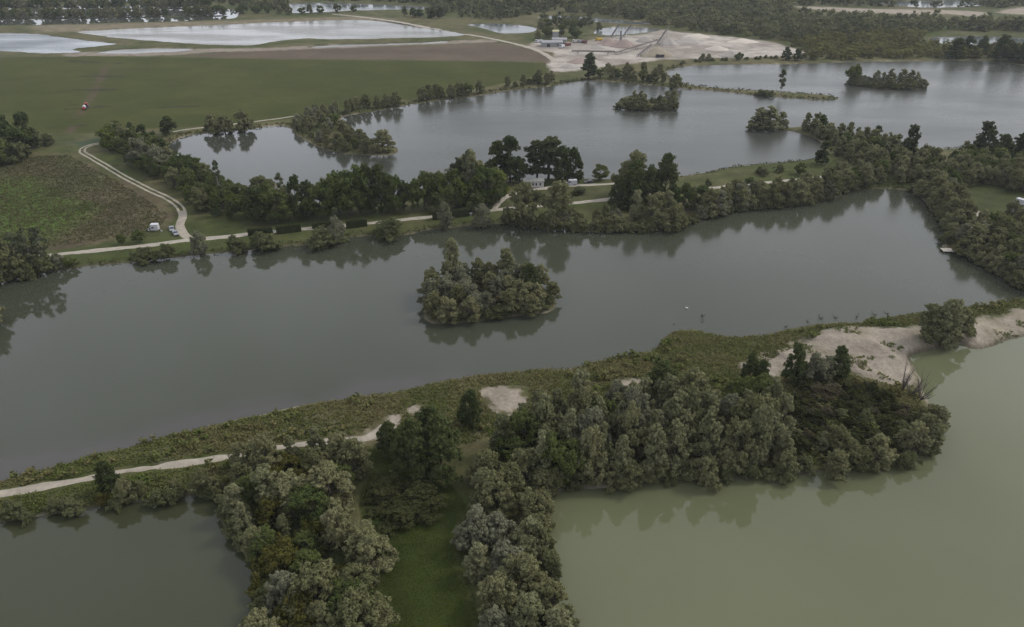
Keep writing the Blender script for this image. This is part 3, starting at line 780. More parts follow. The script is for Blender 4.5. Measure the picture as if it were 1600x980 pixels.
along([(850, 766), (900, 762), (980, 755), (1050, 748), (1105, 750), (1170, 746), (1230, 742)], 3.4, (6, 9), {'shrub': 3, 'willow': 4}, 'the water edge of the willow stand', jitter=0.5, seed=62)
along([(338, 776), (350, 806), (368, 838), (398, 858), (414, 900), (420, 940), (400, 976)], 2.6, (5.5, 8.5), {'shrub': 4, 'willow': 3}, 'the grove by the dark pond', jitter=0.5, seed=63)
g = 'the tall lakeside willow stand'
scatter([(760, 700), (800, 672), (860, 655), (960, 645), (1080, 640), (1200, 650), (1235, 700), (1230, 742), (1170, 746), (1050, 747), (900, 762), (850, 765)], 4.8, (9.5, 18.5), {'plume': 7, 'willow': 2.5, 'silver': 0.8, 'broadleaf': 0.5}, g, w=(0.65, 1.0), seed=6, minland=-1.2)
g = 'the bramble mound'
along([(1235, 742), (1290, 733), (1350, 725), (1410, 716), (1445, 697), (1462, 665)], 3.4, (7, 9.5), {'willow': 5, 'plume': 2, 'shrub': 2}, g, seed=7)
along([(1240, 715), (1300, 708), (1360, 702), (1420, 690), (1445, 660)], 4.0, (5.5, 8.5), {'willow': 3, 'plume': 2, 'shrub': 2, 'golden': 0.8, 'brown': 1}, g, seed=8)
scatter([(1222, 690), (1222, 625), (1260, 600), (1330, 600), (1400, 620), (1440, 650), (1420, 690), (1300, 705)], 3.1, (5.0, 8.0), {'bramble': 7, 'brown': 1.3, 'shrub': 0.8}, g, w=(1.2, 1.6), zed=3, seed=9)
T('dark', 1237, 602, 62, 0.75, label='dark narrow tree at the top of the bramble mound')
T('dark', 1304, 598, 46, 1.0, label='dark round tree where the sand bank meets the bramble mound')
T('silver', 1266, 604, 48, 1.0, label='pale silvery willow bush between two dark trees on the mound')
T('silver', 1284, 600, 40, 1.0, label='small pale bush against the dark round tree on the mound')
T('dark', 1166, 612, 58, 0.7, label='dark thin tree at the back of the tall willow stand, nearer the bramble mound')
T('dark', 1184, 618, 52, 0.7, label='small dark tree between the willow stand and the bramble mound')
T('dark', 1031, 640, 74, 1.15, label='dark rounded tree standing behind the middle of the willow stand')
T('dark', 610, 712, 52, 1.2, label='dark bushy tree nearest the pale sand gap in the dike')
T('dark', 648, 748, 92, 1.05, label='tall dark tree at the head of the grass strip')
T('dark', 690, 745, 96, 1.0, label='dark tree wedged against the willows at the head of the grass strip')
T('dark', 672, 706, 72, 1.1, label='dark tree behind the two tall dark ones by the grass strip')
T('dark', 735, 665, 52, 1.0, label='dark tree just below the square sand patch on the dike')
T('bramble', 606, 772, 26, 2.0, label='low dark bramble heap at the top of the grass strip')
T('bramble', 655, 790, 30, 2.4, label='low dark bramble mound shaded by the tall dark trees')
T('bramble', 630, 806, 26, 2.5, label='wide low bush spilling onto the mown grass strip')
T('plume', 1468, 539, 72, 1.05, label='lone bushy willow on the sand bank')
T('plume', 1444, 537, 52, 1.3, label='smaller willow leaning against the lone willow on the sand bank')
T('willow', 1494, 530, 48, 1.1, label='low willow on the road side of the lone sand bank willow')
# dike edge by the dark pond
along([(-40, 822), (30, 808), (100, 797), (180, 785), (260, 777), (335, 770)], 2.7, (5.0, 9.0), {'shrub': 5, 'willow': 2.2, 'golden': 0.7}, 'the bushy dike edge', jitter=0.9, seed=11)
T('dark', 175, 770, 52, 0.9, label='small dark tree sticking up beside the dike track')
# --- island in the middle lake
g = 'the wooded island'
along([(668, 490), (690, 500), (740, 498), (795, 491), (850, 484), (860, 470)], 3.2, (7, 9.5), {'willow': 6, 'shrub': 2}, g, jitter=0.7, seed=12)
along([(672, 478), (680, 455), (700, 443), (745, 438), (800, 440), (845, 452)], 4.2, (7.5, 10), {'willow': 5, 'plume': 2, 'silver': 1.5}, g, jitter=0.8, seed=13)
scatter([(690, 490), (690, 460), (730, 448), (790, 448), (840, 462), (845, 478), (790, 486), (740, 494)], 3.4, (7.5, 9.5), {'brown': 4, 'willow': 3, 'silver': 2}, g, seed=14)
T('plume', 709, 449, 68, 0.75, label='tallest pointed tree at the back of the wooded island')
T('dark', 829, 462, 44, 1.0, label='single dark tree on the wooded island')
T('plume', 792, 447, 54, 0.9, label='second pointed tree on the wooded island, towards its dark tree')
# --- west end of the middle lake
g = 'the west lake corner'
for x, y, h, s in ((-10, 438, 66, 'willow'), (10, 434, 60, 'willow'), (38, 428, 60, 'birch'), (56, 425, 64, 'birch'), (74, 421, 60, 'birch'), (46, 428, 52, 'birch'), (66, 425, 30, 'shrub'), (24, 431, 40, 'shrub'), (46, 430, 26, 'shrub'), (-34, 470, 70, 'willow'), (-30, 540, 60, 'willow'), (-40, 590, 70, 'willow'), (-15, 505, 50, 'willow')):
    T(s, x, y, h, 1.0, g)
for x, y, h, w, lab in ((92, 417, 22, 1.1, 'low bush at the water where the pale road leaves the west corner trees'), (110, 415, 15, 1.2, 'lowest bush at the end of the west corner bushes'),
    (225, 404, 20, 1.4, 'dark low bush on the bank below the trailer'), (259, 402, 24, 1.0, 'thin bush on the bank just below the road junction'), (312, 395, 34, 0.95, 'pale willow bush standing over the road junction'),
    (368, 391, 25, 1.1, 'round green bush in front of the first clipped hedge'), (410, 389, 28, 1.35, 'broad round bush below the white post'), (508, 380, 27, 1.7, 'widest bush on the lake bank between the hedges'),
    (528, 377, 38, 0.9, 'pale taller bush rising from the widest bank bush'), (612, 367, 27, 1.5, 'round bush at a kink of the lake bank'), (697, 356, 40, 0.7, 'narrow pointed pale bush in front of the long hedge'),
    (752, 352, 34, 1.0, 'pale bush beside the end of the long hedge'), (191, 382, 14, 1.1, 'small bush left of the trailer near the road'), (219, 380, 17, 1.3, 'dark clump between the trailer and the road')):
    T('silver' if 'pale' in lab else ('broadleaf' if h < 18 else 'shrub'), x, y, h, w, label=lab)
# --- far shore of the middle lake
g = 'the far-shore willow belt'
along([(796, 348), (860, 354), (930, 357), (1000, 358), (1050, 354), (1085, 341), (1150, 325), (1224, 320), (1290, 310), (1318, 297)], 5.2, (5.5, 12.5), {'willow': 7, 'silver': 2, 'shrub': 1.5}, g, jitter=1.2, seed=15)
along([(940, 345), (1010, 344), (1080, 330), (1150, 316), (1230, 310), (1300, 296)], 5.6, (6, 13), {'willow': 6, 'plume': 2, 'silver': 1, 'broadleaf': 1}, g, jitter=1.6, seed=16)
along([(1150, 305), (1230, 298), (1300, 288)], 6.0, (6, 9), {'willow': 5, 'broadleaf': 2, 'plume': 1, 'shrub': 2}, g, jitter=2, seed=17)
along([(806, 351), (862, 357), (930, 360), (1000, 360), (1053, 356), (1086, 343), (1150, 328), (1224, 322), (1292, 312)], 3.6, (5.5, 8), {'shrub': 5, 'willow': 3, 'silver': 1}, 'the water edge of the far-shore willow belt', jitter=0.5, w=(1.0, 1.3), seed=64)
along([(1070, 290), (1140, 280), (1220, 272), (1300, 268)], 7, (6, 9), {'shrub': 4, 'willow': 3, 'broadleaf': 2}, 'the grass behind the far-shore willow belt', jitter=2.5, seed=65, gap=0.15)
T('willow', 814, 350, 62, 0.9, label='pale willow in front of the fork of the two lanes'); T('willow', 870, 354, 64, 0.95, label='tallest pale willow in front of the white van')
for x, y, h, lab in ((966, 327, 52, 'dark bushy tree at the road side of the dark clump'), (990, 324, 72, 'broad dark tree in the middle of the dark clump by the lane end'), (1012, 322, 62, 'dark tree behind the willow belt, third of the dark clump'), (1037, 318, 74, 'slim tall dark tree at the outer end of the dark clump')):
    T('dark', x, y, h * 0.88, 0.92 if h < 74 else 0.75, label=lab)
T('willow', 985, 308, 62, 1.0, label='pale rounded willow rising behind the dark clump')
T('shrub', 838, 312, 16, 1.3, label='small round bush between the lane and the road'); T('shrub', 905, 305, 12, 1.8, label='low bush in the grass below the white van')
# --- trees round the cabin
T('dark', 776, 283, 52, 0.95, label='dark tall tree closest to the lake behind the cabin')
T('dark', 797, 286, 60, 0.95, label='broad dark tree left of the cabin')
T('broadleaf', 812, 284, 34, 0.9, label='lighter green tree hugging the cabin wall')
T('poplar', 838, 282, 52, 1.5, label='open tree with bare trunk right behind the cabin roof')
T('poplar', 856, 281, 54, 1.9, label='leafy tree between the cabin and the dark pair')
T('dark', 877, 284, 48, 0.9, label='dark tree of the pair behind the white van, nearer the cabin'); T('dark', 895, 283, 45, 0.9, label='dark tree of the pair behind the white van, farther from the cabin')
T('broadleaf', 937, 281, 22, 1.3, label='isolated shrub on the lake edge beyond the van')
# --- hedge line from the clipped hedges to the cabin
g = 'the roadside tree line'
for x, y, h, w, s in ((399, 349, 46, 1.0, 'dark'), (416, 345, 52, 0.9, 'broadleaf'), (434, 349, 50, 1.0, 'broadleaf'), (450, 344, 50, .8, 'willow'), (467, 344, 58, 0.8, 'dark'), (484, 340, 50, .9, 'dark'), (503, 342, 50, 1.0, 'broadleaf'), (445, 335, 55, 0.7, 'birch'), (349, 325, 62, .6, 'birch'),
                      (531, 334, 60, 1.0, 'broadleaf'), (548, 336, 72, 1.0, 'broadleaf'), (564, 332, 58, 0.9, 'broadleaf'), (579, 332, 64, 0.8, 'dark'), (598, 331, 64, 0.75, 'dark'), (617, 332, 54, 0.8, 'broadleaf'), (632, 330, 42, .8, 'poplar'),
                      (645, 329, 42, 0.9, 'broadleaf'), (664, 327, 50, 0.85, 'broadleaf'), (684, 325, 52, 0.9, 'broadleaf'), (704, 322, 52, 1.0, 'broadleaf'), (717, 315, 58, .9, 'poplar'), (732, 318, 70, 0.9, 'birch'), (740, 312, 66, 0.9, 'willow'),
                      (759, 322, 56, 1.1, 'broadleaf'), (748, 328, 28, 1.4, 'shrub'), (773, 312, 44, 1.1, 'lime'), (722, 325, 40, 1.1, 'lime'), (690, 330, 30, 1.0, 'shrub')):
    T(s, x, y, h, w, g)
g = 'the dark belt by the rutted track'
scatter([(168, 236), (180, 214), (215, 212), (262, 238), (300, 268), (345, 296), (385, 322), (396, 348), (360, 350), (320, 336), (296, 316), (255, 292), (215, 268)], 6.8, (8, 11.5), {'broadleaf': 6, 'dark': 2, 'lime': 0.8, 'willow': 1.0}, g, seed=18)
T('silver', 226, 262, 42, 1.15, label='round grey willow at the field end of the dark belt'); T('silver', 252, 268, 36, 1.1, label='second grey willow of the dark belt, nearer the pond')
T('lime', 170, 236, 30, 1.0, label='yellow-green tree at the bend of the rutted track'); T('broadleaf', 182, 222, 30, 0.9, label='green tree at the far tip of the dark belt')
T('dark', 265, 210, 23, 1.6, label='dark wide bush at the field side of the upper pond')
for x, y, h, lab in ((333, 207, 27, 'nearest the dark bush'), (352, 206, 25, 'in the middle'), (381, 202, 28, 'standing apart')):
    T('willow', x, y, h, 1.15, label='round grey willow of the waterside three on the field edge, ' + lab)
T('shrub', 409, 292, 18, 2.0, label='low round bush on its own islet in the upper pond')
g = 'the clump at the crop field corner'
for x, y, h, s in ((15, 235, 46, 'dark'), (47, 234, 46, 'dark'), (32, 240, 40, 'broadleaf'), (-8, 245, 40, 'broadleaf'), (5, 258, 36, 'broadleaf'), (28, 252, 30, 'shrub'), (60, 228, 22, 'shrub'), (75, 227, 16, 'shrub'), (-15, 265, 38, 'broadleaf')):
    T(s, x, y, h, 1.05, g)
# --- upper lake: peninsula, shores, islets
g = 'the wooded spit'
scatter([(455, 196), (470, 210), (500, 226), (540, 238), (570, 240), (585, 236), (562, 222), (545, 208), (530, 192), (525, 182), (480, 180)], 6.6, (6, 9.5), {'willow': 7, 'broadleaf': 2, 'shrub': 2, 'silver': 1}, g, seed=19)
T('willow', 598, 237, 29, 1.6, label='bushy willow near the tip of the wooded spit')
g = 'the far field-side bank'
along([(505, 181), (540, 176), (580, 170), (620, 164)], 4.6, (7.5, 10.5), {'willow': 6, 'broadleaf': 1, 'shrub': 2}, g, seed=20)
along([(656, 157), (700, 152), (745, 147)], 4.8, (7.5, 10.5), {'willow': 6, 'broadleaf': 1, 'shrub': 2}, g, seed=21)
along([(795, 138), (830, 133), (860, 129)], 5.5, (8, 11.5), {'willow': 6, 'broadleaf': 1, 'shrub': 2}, g, seed=22)
along([(945, 122), (975, 124), (1005, 127), (1035, 130)], 4.6, (7, 11), {'willow': 4, 'broadleaf': 2, 'shrub': 3}, g, seed=23)
along([(950, 116), (1000, 116), (1035, 118)], 9, (7, 10), {'willow': 3, 'broadleaf': 4}, g, seed=24)
T('poplar', 921, 124, 34, 1.3, label='slender tree standing apart on the far bank before the gravel works')
T('willow', 1056, 137, 20, 1.3, label='rounded willow at the root of the thin spit')
T('birch', 1218, 150, 34, 0.9, label='lone thin tree on the narrow bare spit')
T('shrub', 1190, 148, 9, 1.6, label='low bush on the bare spit beside the lone thin tree'); T('shrub', 1202, 149, 8, 1.6, label='flat bush at the foot of the lone thin tree')
g = 'the square islet'
along([(968, 168), (990, 170), (1015, 171), (1052, 170)], 3.2, (7, 10), {'shrub': 5, 'willow': 3}, g, w=(1.1, 1.4), jitter=0.5, seed=25)
along([(972, 161), (1000, 160), (1030, 161), (1050, 163)], 3.8, (7, 11), {'shrub': 3, 'plume': 4}, g, w=(1.0, 1.3), jitter=0.8, seed=26)
g = 'the long islet'
along([(1328, 131), (1355, 135), (1397, 138), (1440, 137)], 3.4, (7, 9.5), {'shrub': 5, 'willow': 3}, g, w=(1.1, 1.4), jitter=0.5, seed=27)
along([(1332, 128), (1370, 129), (1410, 131), (1438, 134)], 3.8, (7, 10.5), {'shrub': 3, 'plume': 4}, g, w=(1.0, 1.3), jitter=0.8, seed=28)
T('broadleaf', 1330, 130, 26, 1.0, label='tallest bush at the end of the long islet')
for x, y, h, w, lab in ((1186, 201, 27, 1.2, 'bushy willow at the tip of the hooked spit'), (1202, 201, 30, 1.1, 'taller willow beside the tip bush of the hooked spit'), (1221, 199, 20, 1.0, 'small willow standing alone on the hooked spit')):
    T('plume', x, y, h, w * 1.5, label=lab)
g = 'the wooded hook'
scatter([(1245, 202), (1275, 212), (1293, 226), (1300, 246), (1345, 262), (1420, 262), (1430, 242), (1380, 230), (1330, 216), (1285, 203), (1260, 198)], 5.6, (7.5, 11), {'plume': 4, 'willow': 5, 'shrub': 2, 'broadleaf': 1, 'dark': 0.5}, g, seed=29)
T('dark', 1283, 258, 30, 1.0, label='dark round tree at the inner bend of the wooded hook')
g = 'the east belt'
scatter([(1300, 300), (1345, 292), (1400, 290), (1432, 294), (1450, 282), (1470, 262), (1440, 250), (1360, 262), (1300, 276)], 6.0, (8, 12), {'willow': 6, 'plume': 2, 'broadleaf': 2}, g, seed=30)
scatter([(1470, 262), (1510, 250), (1600, 262), (1660, 280), (1650, 320), (1600, 300), (1560, 298), (1520, 280)], 6.4, (8, 11), {'willow': 7, 'broadleaf': 2, 'dark': 0.6}, g, seed=31)
scatter([(1470, 240), (1540, 235), (1620, 228), (1680, 245), (1600, 255), (1520, 246)], 7, (6, 9), {'willow': 5, 'broadleaf': 3, 'shrub': 2, 'dark': 0.5}, g, seed=32)
T('poplar', 1413, 262, 54, 0.9, label='slim tree poking above the belt against the upper lake, its leaves in a round tuft'); T('poplar', 1531, 248, 48, 1.2, label='slim tree poking highest above the east belt'); T('dark', 1562, 246, 30, 1.2, label='dark round tree on the skyline of the east belt'); T('dark', 1600, 252, 52, 1.0, label='dark tall tree at the right edge of the view above the camp')
scatter([(1436, 298), (1455, 278), (1500, 268), (1600, 278), (1640, 300), (1600, 306), (1555, 294), (1520, 292), (1505, 306), (1470, 306)], 5.8, (8, 11.5), {'willow': 7, 'plume': 2, 'broadleaf': 1.5}, g, seed=66)
g = 'the east shore'
scatter([(1438, 300), (1480, 300), (1505, 318), (1508, 350), (1500, 372), (1482, 352), (1462, 325)], 5.6, (8, 11.5), {'willow': 7, 'silver': 1, 'broadleaf': 1}, g, seed=33)
scatter([(1486, 382), (1510, 365), (1560, 350), (1600, 350), (1660, 380), (1660, 470), (1608, 452), (1565, 425), (1515, 398)], 5.8, (8, 12), {'willow': 7, 'broadleaf': 2, 'silver': 1}, g, seed=34)
along([(1428, 299), (1450, 314), (1467, 332), (1484, 362), (1480, 380)], 3.2, (5, 8.5), {'shrub': 4, 'willow': 4}, g, jitter=0.5, w=(1.0, 1.3), seed=67)
along([(1502, 398), (1530, 411), (1558, 427), (1585, 443), (1612, 455)], 3.0, (5, 8.5), {'shrub': 4, 'willow': 4}, g, jitter=0.5, w=(1.0, 1.3), seed=68)
# --- far
g = 'the tree rows of the far pond'
along([(-100, 15.2), (60, 14.4), (200, 13.4), (326, 12.4)], 6.5, (13, 16), {'broadleaf': 4, 'willow': 4}, g, jitter=2, w=(1.0, 1.3), seed=35, gap=0.12)
along([(-100, 30.4), (60, 28.5), (200, 26.6), (345, 24.2)], 6.0, (10.5, 13), {'broadleaf': 4, 'willow': 4}, g, jitter=2, w=(1.0, 1.3), seed=36, gap=0.18)
g = 'the bank between the far ponds'
along([(345, 24), (370, 22), (420, 22), (470, 22), (520, 21), (550, 20)], 12, (9, 12), {'broadleaf': 3, 'willow': 5}, g, jitter=4, w=(1.0, 1.4), seed=37)
g = 'the haul road clump'
along([(632, 26), (660, 28), (690, 30)], 8, (9, 12), {'dark': 4, 'broadleaf': 2}, g, jitter=3, w=(1.0, 1.4), seed=38)
g = 'the gravel works trees'
along([(846, 62), (862, 58), (880, 57), (905, 60)], 8, (9, 13), {'broadleaf': 3, 'willow': 2, 'dark': 2}, g, jitter=4, seed=39)
along([(840, 45), (880, 44), (930, 46)], 9, (9, 12), {'broadleaf': 3, 'willow': 2, 'dark': 2}, g, jitter=5, seed=40)
g = 'the low gravel works bank'
along([(1062, 100), (1100, 97), (1150, 95), (1215, 92)], 5.5, (4, 6.5), {'broadleaf': 1, 'willow': 2, 'shrub': 5}, g, jitter=2, w=(1, 1.4), seed=41)
g = 'the dark row on the far bank'
for x, y, h, w in ((1228, 94, 16, 1.3), (1245, 95, 14, 1.5), (1490, 92, 26, 1.3), (1510, 88, 24, 1.2), (1531, 90, 26, 1.0), (1562, 96, 32, 1.3), (1578, 95, 22, 1.0), (1598, 98, 28, 1.4), (1620, 99, 28, 1.4)):
    T('dark', x, y, h, w, g)

# ------------------------------------------------------------------ plant the trees
WORDS = {'plume': ('upright_willow_tree', 'upright grey-green willow', 'willow'), 'willow': ('willow_tree', 'grey-green willow', 'willow'), 'silver': ('silver_willow_tree', 'pale silvery willow', 'willow'), 'dark': ('alder_tree', 'dark green tree', 'tree'),
         'broadleaf': ('leafy_tree', 'mid-green leafy tree', 'tree'), 'poplar': ('poplar_tree', 'slender upright tree', 'tree'), 'birch': ('birch_tree', 'thin sparse tree', 'tree'),
         'shrub': ('bush', 'rounded green bush', 'bush'), 'golden': ('bush', 'golden-olive bush', 'bush'), 'brown': ('bush', 'dry brownish bush', 'bush'),
         'bramble': ('bramble_bush', 'low dark bramble', 'bush'), 'lime': ('leafy_tree', 'yellow-green tree', 'tree')}
ORD = ['first', 'second', 'third', 'fourth', 'fifth', 'sixth', 'seventh', 'eighth', 'ninth', 'tenth', 'eleventh', 'twelfth', 'thirteenth', 'fourteenth', 'fifteenth', 'sixteenth',
       'seventeenth', 'eighteenth', 'nineteenth', 'twentieth', 'twenty-first', 'twenty-second', 'twenty-third', 'twenty-fourth', 'twenty-fifth']
def in_view(t):
    # does any of the crown fall inside the picture
    sp, x, y, h, w = t[:5]
    for z in (0.5, h * 0.5, h):
        dx, dy, dz = x, y, z - H
        c = dy * math.cos(PITCH) - dz * math.sin(PITCH); u = dy * math.sin(PITCH) + dz * math.cos(PITCH)
        px, py = 800 + F * dx / c, 490 - F * u / c; r = 0.36 * h * w * F / c
        if -r < px < 1600 + r and -r < py < 980 + r: return True
    return False
TREES = [t for t in TREES if in_view(t)]
LEAF['low_willow'] = LEAF['willow']; SHAPE['low_willow'] = 'willow'; WORDS['low_willow'] = ('willow_bush', 'grey-green willow bush', 'bush')
for t in TREES:
    if t[0] == 'willow' and t[3] < 8.3 and t[6] is None: t[0] = 'low_willow'
def place_trees():
    xs = np.array([t[1] for t in TREES]); ys = np.array([t[2] for t in TREES])
    zz = ground_z(xs, ys)
    buckets = {}
    for i, t in enumerate(TREES):
        if t[6] is None: buckets.setdefault((t[5], t[0]), []).append(i)
    BANDS = {1: [''], 2: ['front', 'back'], 3: ['front', 'middle', 'back'], 4: ['front', 'second', 'third', 'back'], 5: ['front', 'second', 'third', 'fourth', 'back']}
    for (place, sp), ids in buckets.items():
        phrase = WORDS[sp][1]
        if len(ids) == 1:
            TREES[ids[0]][6] = f'only {phrase} of {place}'; continue
        nb = min(5, (len(ids) + 11) // 12)
        ids = sorted(ids, key=lambda i: TREES[i][2])
        for b in range(nb):
            row = sorted(ids[len(ids) * b // nb: len(ids) * (b + 1) // nb], key=lambda i: TREES[i][1] / TREES[i][2])
            where = (f'{BANDS[nb][b]} row, ' if nb > 1 else '') + place[4:]
            for k, i in enumerate(row):
                TREES[i][6] = (f'{ORD[k]} {phrase} from the left, {where}' if len(row) > 1 else f'only {phrase}, {where}')
    r = random.Random(5)
    for i, (sp, x, y, h, w, place, label) in enumerate(TREES):
        d = math.hypot(x, y); shape = SHAPE[sp]
        L = PROTO[shape, 'near' if d < 430 else 'far']
        cm, tm = L[r.randrange(len(L))]
        k = h / 9.6
        wk = k * w * r.uniform(0.94, 1.06)
        name, phrase, cat = WORDS[sp]
        e = empty(name, (x, y, max(zz[i], 0.0) - 0.15 * k), r.uniform(0, 6.28), (wk, wk * r.uniform(0.92, 1.08), k))
        tag(e, label, cat, ('trees and bushes ' + place.replace('the ', 'by the ', 1)) if place else 'single trees and bushes of the lake banks')
        c = link(bpy.data.objects.new('crown', cm), e)
        if sp != shape:
            c.material_slots[0].link = 'OBJECT'; c.material_slots[0].material = LEAF[sp]
        link(bpy.data.objects.new('trunk', tm), e)
place_trees()

# ------------------------------------------------------------------ far woods: one mass
def wood(name, polys, spacing, h, sp, seed, label, nleaf=120, size=0.85):
    r = np.random.default_rng(seed)
    pts = []
    for poly in polys:
        pw = PL(poly, 0.8); lo, hi = pw.min(0), pw.max(0)
        n = int((hi[0] - lo[0]) * (hi[1] - lo[1]) / spacing ** 2 * 1.5)
        gx, gy = np.arange(lo[0], hi[0], spacing), np.arange(lo[1], hi[1], spacing)
        GX, GY = np.meshgrid(gx, gy); GX = (GX + r.uniform(-.5, .5, GX.shape) * spacing).ravel(); GY = (GY + r.uniform(-.5, .5, GY.shape) * spacing).ravel()
        m = (sdf(pw, GX, GY, 5) < 0) & (lake_sdf(GX, GY) > 1) & (fbm(GX, GY, 70, seed) > 0.3)
        for z in ('gravel_pit', 'sand_flat', 'sand_spoil', 'crop_field', 'fallow_field'):
            m &= sdf(ZONES[z], GX, GY, 20) > 3
        pts.append(np.stack([GX[m], GY[m]], -1))
    pts = np.concatenate(pts)
    shapes = [crown_arrays(k, 900 + j, 12, nleaf, size, True, ICO1, False) for j, k in enumerate(('broadleaf', 'willow', 'broadleaf', 'shrub', 'dark'))]
    Vs, Fs, Ts, Ns = [], [], [], []; base = 0
    for x, y in pts:
        V, T_, N, t, _, _ = shapes[r.choice(5, p=[.3, .3, .2, .12, .08])]
        k = r.uniform(*h) / 9.6; a = r.uniform(0, 6.28); c, s = math.cos(a), math.sin(a); wk = k * r.uniform(1.0, 1.45)
        Vs.append(np.stack([(V[:, 0] * c - V[:, 1] * s) * wk + x, (V[:, 0] * s + V[:, 1] * c) * wk + y, V[:, 2] * k + 0.5], -1))
        Ns.append(np.stack([N[:, 0] * c - N[:, 1] * s, N[:, 0] * s + N[:, 1] * c, N[:, 2]], -1))
        Fs.append(T_ + base); base += len(V); Ts.append(np.clip(t * 0.5 + r.uniform(-0.35, 1.0), 0, 1.6))
    me = np_mesh(name, np.concatenate(Vs), np.concatenate(Fs), {'tint': ('FLOAT', np.concatenate(Ts))}, smooth=True)
    me.materials.append(sp)
    tag(link(bpy.data.objects.new(name, me)), label, kind='stuff')
    return len(pts)
wood_m = leaf_mat('wood_leaf', (0.030, 0.038, 0.018), (0.140, 0.146, 0.070))
olive_m = leaf_mat('thicket_leaf', (0.050, 0.055, 0.020), (0.165, 0.155, 0.056))
nw = wood('woodland', [[(870, 20), (930, 10), (1010, 2), (1100, -10), (1250, -12), (1230, 12), (1240, 30), (1300, 34), (1400, 37), (1600, 40), (1700, 42), (1700, 51), (1430, 51), (1380, 56), (1300, 62), (1220, 66), (1130, 54), (1070, 48), (1010, 38), (940, 26)]],
          12.5, (10, 16.5), wood_m, 51, 'dark far woodland behind the gravel works and the sand flat')
nw += wood('thicket', [[(1225, 74), (1290, 60), (1380, 52), (1430, 56), (1455, 62), (1480, 74), (1545, 78), (1640, 82), (1640, 100), (1540, 92), (1428, 92.5), (1325, 94), (1262, 96), (1240, 88)]],
           8.5, (6.5, 11), olive_m, 52, 'olive thicket along the far right bank of the upper lake', nleaf=160, size=0.7)
nw += wood('far_woods', [[(340, 2), (450, 2), (455, 18), (380, 16)], [(-150, -14), (90, -12), (340, -8), (420, -4), (420, 3), (330, 4), (100, 6), (-150, 8)], [(455, -12), (900, -14), (1010, -4), (930, 8), (850, 20), (780, 32), (700, 26), (640, 22), (720, 12), (600, 4), (455, 1)],
                       [(1240, 9), (1250, -12), (1750, -14), (1750, 9), (1560, 13), (1420, 12), (1340, 10)], [(845, 30), (880, 33), (940, 38), (930, 44), (860, 42)]],
           13, (8, 13), wood_m, 53, 'far hazy woods and copses along the top of the view', nleaf=90, size=1.0)
print('TREES', len(TREES), 'woods', nw)

# ------------------------------------------------------------------ low plants nobody could count
def weeds(name, pts, h, size, m, label, per=6, seed=1, patch=18):
    r = np.random.default_rng(seed); n = len(pts)
    z = np.maximum(ground_z(pts[:, 0], pts[:, 1]), 0)
    hh = r.uniform(h[0], h[1], n) * (0.5 + fbm(pts[:, 0], pts[:, 1], 8, 61))
    tone = fbm(pts[:, 0], pts[:, 1], patch, 62) * 2.2 - 0.55
    N = n * per; k = np.repeat(np.arange(n), per)
    pos = np.stack([pts[k, 0] + r.normal(size=N) * size * 0.9, pts[k, 1] + r.normal(size=N) * size * 0.9, z[k] + hh[k] * r.uniform(0.1, 1, N)], -1)
    nn = r.normal(size=(N, 3)) * 0.7; nn[:, 2] += 0.8; nn /= np.linalg.norm(nn, axis=1)[:, None]
    t = np.cross(nn, r.normal(size=(N, 3))); t /= np.linalg.norm(t, axis=1)[:, None] + 1e-9; b = np.cross(nn, t)
    s = size * r.uniform(0.5, 1.2, N)[:, None]
    V = np.stack([pos - t * s, pos - b * s * 0.6, pos + t * s, pos + b * s * 0.6], 1).reshape(-1, 3)
    me = np_mesh(name, V, np.arange(4 * N).reshape(N, 4), {'tint': ('FLOAT', np.repeat(np.clip(tone[k] + r.normal(size=N) * 0.22, 0, 1.3), 4))})
    me.materials.append(m)
    tag(link(bpy.data.objects.new(name, me)), label, kind='stuff')
def spots(poly, n, seed, extra=None, zed=1.0, lo_s=0.3):
    r = np.random.default_rng(seed); pw = PL(poly, zed); lo, hi = pw.min(0), pw.max(0)
    X, Y = r.uniform(lo[0], hi[0], n * 4), r.uniform(lo[1], hi[1], n * 4)
    s = lake_sdf(X, Y)
    m = (sdf(pw, X, Y, 5) < 0) & (s > lo_s)
    for k in ROADS: m &= line_dist(ROAD_LINES[k], X, Y, 6) > ROADS[k][1] * 0.5 + 0.1
    for p in SAND_PATCH: m &= sdf(p, X, Y, 6) > 0.3
    m &= (sdf(ZONES['sand_bank'], X, Y, 6) + (fbm(X, Y, 6, 71) - 0.5) * 6 > 0) & (sdf(ZONES['lawn'], X, Y, 6) > 0)
    if extra is not None: m &= extra(X, Y, s)
    return np.stack([X[m], Y[m]], -1)[:n]
def lawn_spots(n, seed):
    r = np.random.default_rng(seed); z = ZONES['lawn']; lo, hi = z.min(0), z.max(0)
    X, Y = r.uniform(lo[0], hi[0], n * 4), r.uniform(lo[1], hi[1], n * 4)
    m = sdf(z, X, Y, 5) < 0.8
    return np.stack([X[m], Y[m]], -1)[:n]
weed_m = leaf_mat('weed_leaf', (0.160, 0.126, 0.066), (0.070, 0.096, 0.022), 0.15)
dike_p = [(-80, 790), (0, 735), (163, 700), (330, 658), (500, 624), (650, 600), (750, 580), (900, 566), (1020, 540), (1050, 512), (1110, 515), (1200, 518), (1345, 498), (1432, 483), (1525, 470), (1700, 455),
          (1700, 480), (1540, 500), (1440, 515), (1300, 525), (1215, 580), (1330, 570), (1430, 610), (1458, 650), (1440, 695), (1300, 732), (1235, 740), (1150, 740), (1000, 740), (860, 750), (850, 700), (850, 660), (720, 700), (620, 720), (560, 710), (350, 760), (340, 772), (200, 788), (0, 818), (-80, 835)]
weeds('dike_weeds', spots(dike_p, 34000, 81), (0.2, 0.8), 0.27, weed_m, 'low green and brown weeds covering the near dike', 6, 2, 14)
